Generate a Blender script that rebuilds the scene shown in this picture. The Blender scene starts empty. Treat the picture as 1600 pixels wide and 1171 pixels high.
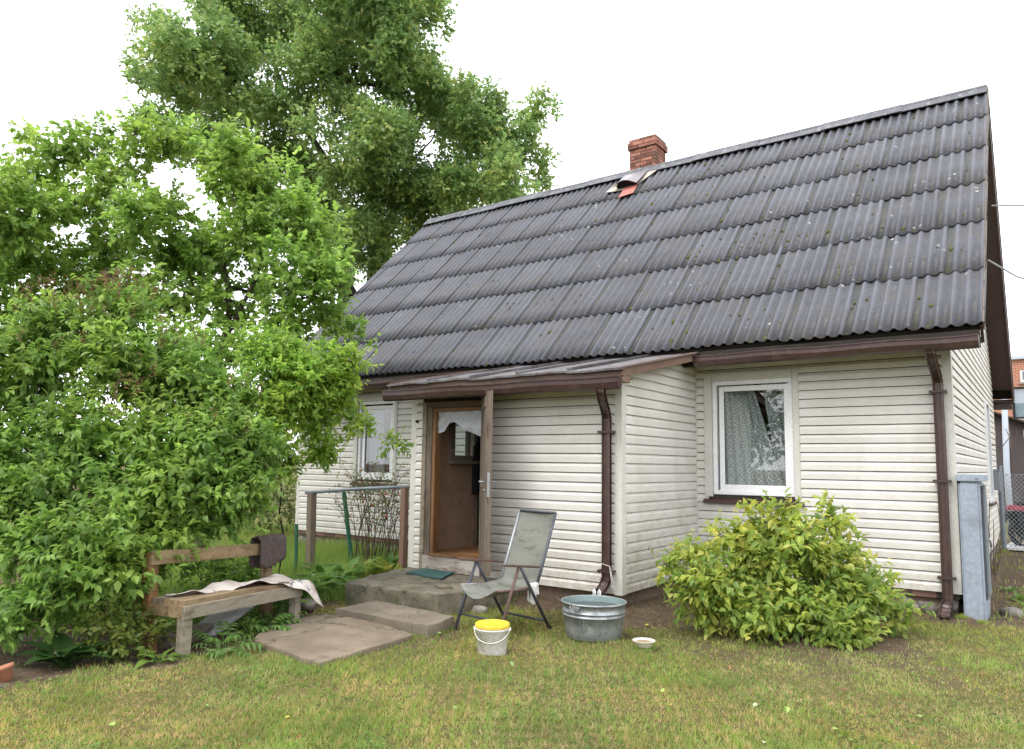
import bpy, bmesh, math, random
import numpy as np
from mathutils import Vector, Matrix, noise
rng = np.random.default_rng(7); random.seed(7)
R = math.radians
SC = bpy.context.scene; COL = SC.collection
# ---------------------------------------------------------------- camera
cd = bpy.data.cameras.new('camera'); cam = bpy.data.objects.new('camera', cd); COL.objects.link(cam)
yaw, pitch, roll = .6218, .1059, .0138
fwd = Vector((-math.sin(yaw)*math.cos(pitch), math.cos(yaw)*math.cos(pitch), math.sin(pitch)))
r0 = Vector((math.cos(yaw), math.sin(yaw), 0)); u0 = r0.cross(fwd)
rt = math.cos(roll)*r0 + math.sin(roll)*u0; up = -math.sin(roll)*r0 + math.cos(roll)*u0
m = Matrix((rt, up, -fwd)).transposed().to_4x4(); m.translation = Vector((.7723, -8.929, 1.5102)); cam.matrix_world = m
cd.sensor_width = 36; cd.lens = 1153.87/1600*36; cd.shift_x = -3.6/1600; cd.shift_y = 17.9/1600; cd.clip_start = .05; cd.clip_end = 2000
SC.camera = cam
CAM = np.array(m.translation)
# ---------------------------------------------------------------- sky, sun, exposure
SUN_EL, SUN_AZ = R(56), R(200)      # azimuth measured from +Y clockwise: behind the photographer, a little to the left
w = bpy.data.worlds.new('World'); SC.world = w; w.use_nodes = True; nt = w.node_tree; nt.nodes.clear()
sky = nt.nodes.new('ShaderNodeTexSky'); sky.sky_type = 'NISHITA'; sky.sun_disc = False
sky.sun_elevation = SUN_EL; sky.sun_rotation = SUN_AZ; sky.air_density = 1.0; sky.dust_density = 3.0; sky.ozone_density = 1.0
mix = nt.nodes.new('ShaderNodeMixRGB'); mix.inputs[0].default_value = .88; mix.inputs[2].default_value = (10.6, 10.75, 11.1, 1)   # the closed cloud cover
tc = nt.nodes.new('ShaderNodeTexCoord'); ns = nt.nodes.new('ShaderNodeTexNoise'); ns.inputs['Scale'].default_value = 1.6; ns.inputs['Detail'].default_value = 5
mr = nt.nodes.new('ShaderNodeMapRange'); mr.inputs[3].default_value = .93; mr.inputs[4].default_value = 1.07
vm = nt.nodes.new('ShaderNodeVectorMath'); vm.operation = 'SCALE'
bg = nt.nodes.new('ShaderNodeBackground'); bg.inputs[1].default_value = .12; wo = nt.nodes.new('ShaderNodeOutputWorld')
L = nt.links.new
L(sky.outputs[0], mix.inputs[1]); L(tc.outputs['Generated'], ns.inputs['Vector']); L(ns.outputs['Fac'], mr.inputs[0])
L(mix.outputs[0], vm.inputs[0]); L(mr.outputs[0], vm.inputs['Scale']); L(vm.outputs[0], bg.inputs[0]); L(bg.outputs[0], wo.inputs[0])
sd = bpy.data.lights.new('sun', 'SUN'); sd.energy = 1.1; sd.angle = R(25); sd.color = (1, .965, .91); so = bpy.data.objects.new('sun', sd); COL.objects.link(so)
sv = Vector((math.sin(SUN_AZ)*math.cos(SUN_EL), math.cos(SUN_AZ)*math.cos(SUN_EL), math.sin(SUN_EL)))
so.rotation_euler = sv.to_track_quat('Z', 'Y').to_euler()
SC.view_settings.view_transform = 'Standard'; SC.view_settings.look = 'None'; SC.view_settings.gamma = 1; SC.view_settings.use_curve_mapping = False
SC.view_settings.exposure = 1.05
SC.cycles.use_denoising = True; SC.cycles.max_bounces = 8; SC.cycles.transparent_max_bounces = 12; SC.cycles.caustics_reflective = False; SC.cycles.caustics_refractive = False
try: SC.cycles.denoiser = 'OPENIMAGEDENOISE'
except Exception: pass
# ---------------------------------------------------------------- materials
def newmat(name):
    M = bpy.data.materials.new(name); M.use_nodes = True; t = M.node_tree; b = t.nodes['Principled BSDF']; return M, t, b
def nd(t, k, **kw):
    n = t.nodes.new(k)
    for a, v in kw.items(): setattr(n, a, v)
    return n
def ramp(t, fac, stops):
    r = nd(t, 'ShaderNodeValToRGB'); e = r.color_ramp.elements
    while len(e) < len(stops): e.new(.5)
    for i, (p, c) in enumerate(stops): e[i].position = p; e[i].color = (*c, 1) if len(c) == 3 else c
    t.links.new(fac, r.inputs[0]); return r.outputs[0]
def g3(v): return (v, v, v)
def noi(t, vec, scale, detail=4, rough=.55, stretch=None):
    if stretch:
        mp = nd(t, 'ShaderNodeMapping'); mp.inputs['Scale'].default_value = stretch; t.links.new(vec, mp.inputs[0]); vec = mp.outputs[0]
    n = nd(t, 'ShaderNodeTexNoise'); n.inputs['Scale'].default_value = scale; n.inputs['Detail'].default_value = detail; n.inputs['Roughness'].default_value = rough
    t.links.new(vec, n.inputs['Vector']); return n.outputs['Fac']
def mixc(t, fac, a, b, mode='MIX'):
    x = nd(t, 'ShaderNodeMixRGB', blend_type=mode)
    for i, v in ((0, fac), (1, a), (2, b)):
        if isinstance(v, (int, float)): x.inputs[i].default_value = v
        elif isinstance(v, tuple): x.inputs[i].default_value = (*v, 1)
        else: t.links.new(v, x.inputs[i])
    return x.outputs[0]
def pos(t): return nd(t, 'ShaderNodeNewGeometry').outputs['Position']
def objrand(t): return nd(t, 'ShaderNodeObjectInfo').outputs['Random']
def bump(t, b, h, s, d=.01):
    n = nd(t, 'ShaderNodeBump'); n.inputs['Strength'].default_value = s; n.inputs['Distance'].default_value = d; t.links.new(h, n.inputs['Height']); t.links.new(n.outputs[0], b.inputs['Normal'])
def pm(name, c1, c2, scale=6, rough=.7, bs=.3, metal=0, stretch=None, c3=None, fine=60, rand=0, spec=.4, bd=.004, crack=0):
    """mottled material: large noise c1-c2, patches of c3, fine grain and relief, optional change from piece to piece"""
    M, t, b = newmat(name); p = pos(t)
    a = noi(t, p, scale, 6, .6, stretch); col = ramp(t, a, [(.3, c1), (.7, c2)])
    f = noi(t, p, fine, 4, .6, stretch); col = mixc(t, .35, col, ramp(t, f, [(.3, g3(.55)), (.7, g3(1.35))]), 'MULTIPLY')
    if c3:
        k = noi(t, p, scale*1.7+3, 5, .65, stretch); col = mixc(t, ramp(t, k, [(.52, g3(0)), (.66, g3(1))]), col, c3)
    if rand: col = mixc(t, 1.0, col, ramp(t, objrand(t), [(0, g3(1-rand)), (1, g3(1+rand))]), 'MULTIPLY')
    if crack:
        wv = nd(t, 'ShaderNodeTexNoise'); wv.inputs['Scale'].default_value = 4; wv.inputs['Detail'].default_value = 6; t.links.new(p, wv.inputs['Vector'])
        ad = nd(t, 'ShaderNodeMixRGB', blend_type='LINEAR_LIGHT'); ad.inputs[0].default_value = .22; t.links.new(p, ad.inputs[1]); t.links.new(wv.outputs['Color'], ad.inputs[2])
        vo = nd(t, 'ShaderNodeTexVoronoi', feature='DISTANCE_TO_EDGE'); vo.inputs['Scale'].default_value = crack; t.links.new(ad.outputs[0], vo.inputs['Vector'])
        cf = ramp(t, vo.outputs['Distance'], [(.0, g3(1)), (.018, g3(0))]); cf = mixc(t, 1, cf, ramp(t, noi(t, p, 2.2, 3), [(.42, g3(0)), (.52, g3(.9))]), 'MULTIPLY'); col = mixc(t, cf, col, (.03, .027, .02))
        pit = nd(t, 'ShaderNodeTexVoronoi'); pit.inputs['Scale'].default_value = 55; t.links.new(p, pit.inputs['Vector']); col = mixc(t, mixc(t, 1, ramp(t, pit.outputs['Distance'], [(.12, g3(.8)), (.22, g3(0))]), ramp(t, noi(t, p, 8, 3), [(.48, g3(0)), (.56, g3(1))]), 'MULTIPLY'), col, (.05, .045, .035))
    t.links.new(col, b.inputs['Base Color']); b.inputs['Roughness'].default_value = rough; b.inputs['Metallic'].default_value = metal; b.inputs['Specular IOR Level'].default_value = spec
    if bs: bump(t, b, f, bs, bd)
    return M
MT = {}
def siding_mat():
    M, t, b = newmat('vinyl_siding'); p = pos(t); sep = nd(t, 'ShaderNodeSeparateXYZ'); t.links.new(p, sep.inputs[0])
    base = ramp(t, noi(t, p, 1.1, 4, .6), [(.3, (.60, .57, .515)), (.7, (.70, .685, .65))])
    st = noi(t, p, 3.0, 6, .65, (1, 1, .25)); base = mixc(t, ramp(t, st, [(.5, g3(0)), (.8, g3(.45))]), base, (.46, .40, .33))
    fine = noi(t, p, 45, 3, .6, (.25, .25, 2)); base = mixc(t, .3, base, ramp(t, fine, [(.3, g3(.8)), (.7, g3(1.12))]), 'MULTIPLY')
    # green film low on the damp side of the porch, and splashes near the ground
    low = nd(t, 'ShaderNodeMapRange'); low.inputs[1].default_value = 1.7; low.inputs[2].default_value = .3; t.links.new(sep.outputs['Z'], low.inputs[0])
    al = mixc(t, 1, ramp(t, noi(t, p, 5, 6, .7, (1, 1, 3)), [(.46, g3(0)), (.68, g3(1))]), low.outputs[0], 'MULTIPLY')
    nx = nd(t, 'ShaderNodeSeparateXYZ'); t.links.new(nd(t, 'ShaderNodeNewGeometry').outputs['True Normal'], nx.inputs[0])
    al = mixc(t, 1, al, ramp(t, nx.outputs['X'], [(.4, g3(.06)), (.8, g3(.75))]), 'MULTIPLY')
    base = mixc(t, al, base, (.27, .30, .17))
    base = mixc(t, 1, base, ramp(t, objrand(t), [(0, g3(.95)), (1, g3(1.04))]), 'MULTIPLY')
    mud = nd(t, 'ShaderNodeMapRange'); mud.inputs[1].default_value = .75; mud.inputs[2].default_value = .2; t.links.new(sep.outputs['Z'], mud.inputs[0])
    base = mixc(t, mixc(t, 1, mud.outputs[0], ramp(t, noi(t, p, 12, 6, .75), [(.4, g3(0)), (.7, g3(.75))]), 'MULTIPLY'), base, (.34, .28, .20))
    t.links.new(base, b.inputs['Base Color']); b.inputs['Roughness'].default_value = .48; bump(t, b, fine, .12, .002); return M
def slate_mat():
    M, t, b = newmat('old_corrugated_slate'); p = pos(t); lk = t.links.new
    c = ramp(t, noi(t, p, 1.3, 6, .65), [(.3, (.070, .072, .088)), (.7, (.112, .115, .136))])
    c = mixc(t, 1, c, ramp(t, objrand(t), [(0, g3(.86)), (1, g3(1.14))]), 'MULTIPLY')
    # dirt in the sheet troughs, deepened as painted wave shading; thickest beside the side lap
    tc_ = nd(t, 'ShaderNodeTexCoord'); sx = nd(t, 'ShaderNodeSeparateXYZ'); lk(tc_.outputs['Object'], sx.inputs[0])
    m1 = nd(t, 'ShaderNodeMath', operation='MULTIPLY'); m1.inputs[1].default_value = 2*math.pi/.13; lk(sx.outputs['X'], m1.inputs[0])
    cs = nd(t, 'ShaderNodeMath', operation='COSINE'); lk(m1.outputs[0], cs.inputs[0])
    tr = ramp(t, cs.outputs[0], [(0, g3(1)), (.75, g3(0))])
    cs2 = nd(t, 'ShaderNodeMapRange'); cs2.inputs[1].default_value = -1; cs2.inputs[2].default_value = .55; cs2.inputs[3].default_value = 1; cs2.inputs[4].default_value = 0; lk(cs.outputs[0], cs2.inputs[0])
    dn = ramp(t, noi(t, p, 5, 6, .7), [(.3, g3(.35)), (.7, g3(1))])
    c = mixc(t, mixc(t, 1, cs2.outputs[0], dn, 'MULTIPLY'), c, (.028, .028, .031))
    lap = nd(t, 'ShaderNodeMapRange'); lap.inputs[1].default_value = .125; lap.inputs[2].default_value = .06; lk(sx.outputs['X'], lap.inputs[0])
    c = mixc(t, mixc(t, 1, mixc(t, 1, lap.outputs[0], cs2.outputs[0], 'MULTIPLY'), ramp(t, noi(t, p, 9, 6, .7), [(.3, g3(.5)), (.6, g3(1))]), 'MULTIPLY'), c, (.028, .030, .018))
    # black specks of moss, mostly low in the wave
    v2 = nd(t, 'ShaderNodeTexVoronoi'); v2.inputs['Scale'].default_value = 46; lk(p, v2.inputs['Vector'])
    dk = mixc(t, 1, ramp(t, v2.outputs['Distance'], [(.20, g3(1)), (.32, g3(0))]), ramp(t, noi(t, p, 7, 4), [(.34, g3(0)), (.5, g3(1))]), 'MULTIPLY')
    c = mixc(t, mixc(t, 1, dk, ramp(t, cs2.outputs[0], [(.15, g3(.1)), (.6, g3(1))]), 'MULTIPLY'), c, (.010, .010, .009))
    # pale lichen flecks and a few bigger rosettes
    v = nd(t, 'ShaderNodeTexVoronoi'); v.inputs['Scale'].default_value = 30; lk(p, v.inputs['Vector'])
    fl = mixc(t, 1, ramp(t, v.outputs['Distance'], [(.08, g3(1)), (.16, g3(0))]), ramp(t, noi(t, p, 3.5, 4), [(.53, g3(0)), (.6, g3(1))]), 'MULTIPLY')
    c = mixc(t, fl, c, (.34, .36, .36))
    v3 = nd(t, 'ShaderNodeTexVoronoi'); v3.inputs['Scale'].default_value = 6; lk(p, v3.inputs['Vector'])
    big = mixc(t, 1, ramp(t, v3.outputs['Distance'], [(.11, g3(1)), (.16, g3(0))]), ramp(t, noi(t, p, 40, 3), [(.45, g3(0)), (.55, g3(1))]), 'MULTIPLY')
    c = mixc(t, mixc(t, 1, big, ramp(t, noi(t, p, .9, 2), [(.56, g3(0)), (.6, g3(1))]), 'MULTIPLY'), c, (.45, .46, .42))
    fine = noi(t, p, 60, 5, .7, (1, .5, .5)); c = mixc(t, .5, c, ramp(t, fine, [(.3, g3(.55)), (.7, g3(1.45))]), 'MULTIPLY')
    c = mixc(t, ramp(t, noi(t, p, 2.1, 6, .7), [(.5, g3(0)), (.7, g3(.6))]), c, (.085, .078, .06))
    lk(c, b.inputs['Base Color']); b.inputs['Roughness'].default_value = .5; b.inputs['Specular IOR Level'].default_value = .4
    bump(t, b, fine, .35, .004); return M
def leafmat(name, cols, attr=True, trans=.35, rough=.45):
    M, t, b = newmat(name)
    if attr:
        a = nd(t, 'ShaderNodeAttribute'); a.attribute_name = 'rnd'; f = a.outputs['Fac']
    else: f = objrand(t)
    n = len(cols); c = ramp(t, f, [(i/(n-1), k) for i, k in enumerate(cols)])
    big = noi(t, pos(t), 2.2, 3); c = mixc(t, .6, c, ramp(t, big, [(.3, g3(.62)), (.7, g3(1.38))]), 'MULTIPLY'); c = mixc(t, ramp(t, noi(t, pos(t), .8, 4), [(.42, g3(0)), (.66, g3(.45))]), c, mixc(t, 1, c, (1.4, 1.08, .8), 'MULTIPLY'))
    c2 = mixc(t, .3, c, ramp(t, noi(t, pos(t), 60, 2), [(.3, g3(.8)), (.7, g3(1.2))]), 'MULTIPLY')
    t.links.new(c2, b.inputs['Base Color']); b.inputs['Roughness'].default_value = rough; b.inputs['Specular IOR Level'].default_value = .35
    tr = nd(t, 'ShaderNodeBsdfTranslucent'); hs = nd(t, 'ShaderNodeHueSaturation'); hs.inputs['Saturation'].default_value = 1.02; hs.inputs['Value'].default_value = 2.1
    t.links.new(c2, hs.inputs['Color']); t.links.new(hs.outputs[0], tr.inputs[0])
    mx = nd(t, 'ShaderNodeMixShader'); mx.inputs[0].default_value = trans; t.links.new(b.outputs[0], mx.inputs[1]); t.links.new(tr.outputs[0], mx.inputs[2])
    t.links.new(mx.outputs[0], t.nodes['Material Output'].inputs[0]); return M
def glassmat():
    M, t, b = newmat('window_glass'); t.nodes.remove(b)
    tr = nd(t, 'ShaderNodeBsdfTransparent'); tr.inputs[0].default_value = (.86, .9, .9, 1); gl = nd(t, 'ShaderNodeBsdfGlossy'); gl.inputs['Roughness'].default_value = .015
    fr = nd(t, 'ShaderNodeFresnel'); fr.inputs[0].default_value = 1.5; ma = nd(t, 'ShaderNodeMath', operation='MULTIPLY_ADD'); ma.inputs[1].default_value = 1.6; ma.inputs[2].default_value = .10; t.links.new(fr.outputs[0], ma.inputs[0])
    bf = nd(t, 'ShaderNodeNewGeometry').outputs['Backfacing']; iv = nd(t, 'ShaderNodeMath', operation='SUBTRACT'); iv.inputs[0].default_value = 1; t.links.new(bf, iv.inputs[1]); m2 = nd(t, 'ShaderNodeMath', operation='MULTIPLY'); t.links.new(ma.outputs[0], m2.inputs[0]); t.links.new(iv.outputs[0], m2.inputs[1])
    mx = nd(t, 'ShaderNodeMixShader'); t.links.new(m2.outputs[0], mx.inputs[0]); t.links.new(tr.outputs[0], mx.inputs[1]); t.links.new(gl.outputs[0], mx.inputs[2]); t.links.new(mx.outputs[0], t.nodes['Material Output'].inputs[0]); return M
def lacemat():
    M, t, b = newmat('white_lace'); p = pos(t)
    mp = nd(t, 'ShaderNodeMapping'); mp.inputs['Scale'].default_value = (8.5, 0, 8.5); t.links.new(p, mp.inputs[0])
    v = nd(t, 'ShaderNodeTexVoronoi'); v.inputs['Scale'].default_value = 1; v.inputs['Randomness'].default_value = 0.08; t.links.new(mp.outputs[0], v.inputs['Vector'])
    w_ = nd(t, 'ShaderNodeMath', operation='MULTIPLY'); w_.inputs[1].default_value = 26; t.links.new(v.outputs['Distance'], w_.inputs[0])
    s = nd(t, 'ShaderNodeMath', operation='SINE'); t.links.new(w_.outputs[0], s.inputs[0])
    d = ramp(t, s.outputs[0], [(.35, g3(.5)), (.6, g3(.95))])
    f = mixc(t, 1, d, ramp(t, noi(t, p, 110, 2), [(.35, g3(.7)), (.6, g3(1.1))]), 'MULTIPLY')
    b.inputs['Base Color'].default_value = (.78, .78, .76, 1); b.inputs['Roughness'].default_value = .9
    tl = nd(t, 'ShaderNodeBsdfTransparent'); mx = nd(t, 'ShaderNodeMixShader'); t.links.new(f, mx.inputs[0]); t.links.new(tl.outputs[0], mx.inputs[1]); t.links.new(b.outputs[0], mx.inputs[2]); t.links.new(mx.outputs[0], t.nodes['Material Output'].inputs[0]); return M
def clothprint():
    M, t, b = newmat('printed_oilcloth'); p = pos(t)
    c = ramp(t, noi(t, p, 2.5, 4), [(.35, (.66, .60, .55)), (.65, (.55, .45, .40))])
    v = nd(t, 'ShaderNodeTexVoronoi'); v.inputs['Scale'].default_value = 8; t.links.new(p, v.inputs['Vector'])
    k = mixc(t, 1, ramp(t, v.outputs['Distance'], [(.22, g3(1)), (.34, g3(0))]), ramp(t, noi(t, p, 38, 3), [(.47, g3(0)), (.52, g3(1))]), 'MULTIPLY')
    c = mixc(t, k, c, (.10, .10, .16)); c = mixc(t, ramp(t, noi(t, p, 5, 5), [(.58, g3(0)), (.7, g3(.6))]), c, (.33, .24, .17))
    t.links.new(c, b.inputs['Base Color']); b.inputs['Roughness'].default_value = .5; return M
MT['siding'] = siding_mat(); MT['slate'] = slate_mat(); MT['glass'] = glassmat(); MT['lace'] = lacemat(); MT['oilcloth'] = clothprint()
MT['trim'] = pm('cream_trim', (.54, .525, .475), (.62, .605, .565), 2, .45, .05, rand=.03)
MT['shade_backing'] = pm('dark_shade_backing', (.03, .026, .022), (.05, .045, .038), 4, .9, .1)  # dark wall backing; its strip under each siding lip is painted shade
MT['pvc'] = pm('white_pvc', (.78, .79, .80), (.82, .83, .84), 2, .3, 0)
MT['brown'] = pm('brown_painted_metal', (.050, .027, .025), (.070, .038, .034), 3, .38, .05, c3=(.09, .055, .045), spec=.5)
MT['brown_soffit'] = pm('brown_soffit', (.045, .024, .022), (.058, .032, .029), 3, .5, .05)
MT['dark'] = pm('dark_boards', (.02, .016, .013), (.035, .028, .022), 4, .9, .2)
MT['oldwood'] = pm('weathered_wood', (.10, .075, .055), (.19, .15, .115), 5, .8, .5, stretch=(1, 1, .12), c3=(.07, .045, .03), fine=45)
MT['oldwood_h'] = pm('weathered_fascia_wood', (.12, .08, .06), (.20, .14, .11), 5, .8, .5, stretch=(.12, 1, 1), c3=(.08, .05, .04), fine=45)
MT['orange_wood'] = pm('varnished_wood', (.16, .075, .03), (.25, .13, .055), 4, .6, .4, stretch=(1, 1, .15), c3=(.10, .05, .028), fine=50)
MT['rake'] = pm('brown_rake_board', (.15, .09, .065), (.21, .135, .10), 4, .7, .3, stretch=(1, .2, .2), c3=(.10, .06, .045))
MT['greywood'] = pm('grey_weathered_plank', (.19, .165, .125), (.30, .26, .20), 6, .85, .5, stretch=(1, .15, 1), c3=(.12, .10, .07), fine=50)
MT['bench_orange'] = pm('old_yellow_brown_plank', (.17, .115, .06), (.27, .195, .11), 5, .75, .5, stretch=(1, .2, 1), c3=(.12, .07, .035), fine=40)
MT['porch_metal'] = pm('tarnished_tin_roof', (.13, .12, .125), (.27, .26, .27), 2, .42, .12, metal=.55, c3=(.13, .085, .075), fine=25, rand=.15)
MT['brick'] = pm('old_red_brick', (.20, .075, .05), (.33, .14, .10), 9, .9, .6, c3=(.20, .17, .12), fine=50, rand=.5)
MT['brick_dirty'] = pm('dirty_plinth_brick', (.15, .085, .065), (.24, .13, .10), 5, .95, .6, c3=(.12, .10, .08), fine=50, rand=.3)
MT['mortar'] = pm('mortar', (.20, .18, .155), (.30, .275, .24), 10, .95, .6)
MT['stone'] = pm('field_stone', (.12, .105, .095), (.27, .245, .22), 7, .9, .5, c3=(.10, .095, .075), fine=50, rand=.3)
MT['plinth'] = pm('earth_stained_plinth', (.095, .062, .042), (.19, .135, .095), 5, .95, .8, c3=(.16, .14, .11), fine=30, bd=.01)
MT['concrete'] = pm('old_concrete', (.125, .10, .075), (.235, .195, .145), 2.2, .9, .6, c3=(.13, .115, .08), fine=40, bd=.004, crack=1.3)
MT['concrete_step'] = pm('mossy_concrete', (.085, .075, .055), (.22, .19, .145), 4, .92, .8, c3=(.075, .085, .03), fine=35, bd=.008, crack=1.6)
MT['concrete_slab'] = pm('brown_concrete_slab', (.12, .09, .062), (.245, .195, .14), 1.8, .85, .4, c3=(.14, .11, .08), fine=60, bd=.003, crack=.9)
MT['hardboard'] = pm('brown_hardboard', (.36, .235, .165), (.44, .30, .22), 3, .7, .1, c3=(.29, .19, .13), fine=50)
MT['floor'] = pm('orange_floor', (.35, .15, .05), (.42, .21, .08), 3, .5, .1, c3=(.30, .22, .12))
MT['whitestep'] = pm('flaking_white_paint', (.30, .26, .22), (.52, .48, .43), 8, .8, .5, stretch=(.3, 1, 1), c3=(.20, .13, .10))
MT['curtain'] = pm('white_cloth', (.70, .71, .76), (.80, .81, .86), 5, .9, .1)
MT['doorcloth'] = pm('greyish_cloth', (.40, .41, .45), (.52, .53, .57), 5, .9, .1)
MT['ridge'] = pm('lichened_ridge', (.07, .072, .085), (.12, .122, .14), 4, .6, .5, c3=(.20, .21, .20), fine=45)
MT['black'] = pm('black_stuff', (.012, .012, .013), (.02, .02, .022), 5, .8, .1)
MT['tyre'] = pm('tyre_rubber', (.02, .02, .021), (.032, .032, .034), 5, .7, .1)
MT['galv'] = pm('galvanised_steel', (.25, .27, .285), (.42, .44, .455), 9, .42, .08, metal=.55, c3=(.21, .225, .235), fine=30)
MT['tubgreen'] = pm('tub_lining', (.18, .25, .24), (.26, .34, .33), 6, .5, .1, metal=.2)
MT['steelbox'] = pm('blue_grey_box_paint', (.25, .29, .355), (.32, .36, .43), 1.6, .5, .06, c3=(.22, .25, .29), fine=30)
MT['steelbox_dark'] = pm('dark_box_steel', (.13, .15, .165), (.20, .22, .24), 3, .5, .1)
MT['chair_frame'] = pm('dark_grey_tube', (.045, .05, .065), (.08, .085, .105), 8, .5, .1, metal=.2, fine=40)
MT['chair_rust'] = pm('rusty_tube', (.10, .06, .05), (.16, .10, .08), 8, .65, .2, fine=40)
MT['sling'] = pm('mossy_mesh_fabric', (.13, .135, .115), (.205, .205, .18), 3.5, .85, .5, stretch=(.4, 1, 1.4), c3=(.075, .085, .055), fine=130, bd=.002)
MT['bucket'] = pm('white_plastic', (.70, .69, .66), (.80, .79, .77), 5, .4, .04, c3=(.52, .49, .42), fine=30)
MT['lid'] = pm('yellow_plastic', (.62, .44, .02), (.74, .55, .03), 14, .42, .1, fine=30, c3=(.50, .40, .10))
MT['enamel'] = pm('cream_enamel', (.66, .62, .50), (.72, .69, .58), 4, .3, 0)
MT['food'] = pm('brown_feed', (.22, .15, .09), (.33, .25, .16), 40, .9, .4)
MT['greenmat'] = pm('green_doormat', (.03, .085, .08), (.05, .125, .115), 20, .95, .6, fine=120)
MT['feltmat'] = pm('brown_shaggy_mat', (.075, .055, .05), (.15, .115, .11), 30, 1, 1.0, fine=140, bd=.02)
MT['terra'] = pm('terracotta', (.36, .15, .085), (.44, .20, .12), 7, .8, .2)
MT['greenpaint'] = pm('green_painted_stake', (.02, .10, .055), (.03, .15, .085), 9, .5, .1)
MT['bluepipe'] = pm('grey_blue_pipe', (.17, .20, .23), (.24, .27, .30), 9, .5, .1, metal=.2)
MT['post_red'] = pm('reddish_old_post', (.15, .085, .06), (.22, .14, .10), 7, .9, .4, stretch=(1, 1, .2))
MT['post_grey'] = pm('grey_brown_post', (.16, .125, .09), (.24, .19, .14), 7, .9, .4, stretch=(1, 1, .2))
MT['bark'] = pm('dark_bark', (.035, .028, .02), (.075, .06, .045), 9, .95, .7, stretch=(1, 1, .3))
MT['twig'] = pm('brown_twigs', (.07, .048, .035), (.13, .09, .065), 9, .9, .3)
MT['barn'] = pm('grey_barn_plank', (.045, .036, .036), (.085, .072, .072), 3, .9, .4, stretch=(1, 1, .15), rand=.3)
MT['orangebrick'] = None
MT['polewhite'] = pm('pale_pole', (.42, .47, .55), (.52, .57, .64), 2, .6, .05)
MT['flash'] = pm('rusty_cream_flashing', (.42, .36, .29), (.50, .45, .37), 7, .6, .2, c3=(.30, .17, .09))
MT['redsheet'] = pm('faded_red_sheet', (.48, .15, .12), (.55, .19, .16), 4, .6, .1)
MT['greysheet'] = pm('grey_tin_sheet', (.22, .20, .22), (.32, .30, .32), 4, .4, .1, metal=.4)
MT['water'] = pm('dark_water', (.03, .033, .03), (.045, .048, .042), 3, .04, 0, spec=.9)
MT['redplastic'] = pm('red_fairing', (.42, .03, .05), (.5, .05, .08), 3, .25, 0)
MT['soil'] = pm('bare_soil', (.085, .06, .042), (.15, .115, .082), 7, .95, .8, fine=40)
MT['rag'] = pm('off_white_rag', (.55, .54, .50), (.66, .65, .61), 8, .9, .3)
MT['moss'] = pm('roof_moss', (.045, .05, .012), (.11, .105, .025), 20, 1, .8, fine=90, rand=.3)
MT['hip'] = pm('rose_hip_red', (.45, .03, .02), (.55, .07, .03), 9, .3, 0)
MT['gravel'] = pm('white_gravel', (.5, .49, .47), (.66, .65, .63), 30, .9, .8)
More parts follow.
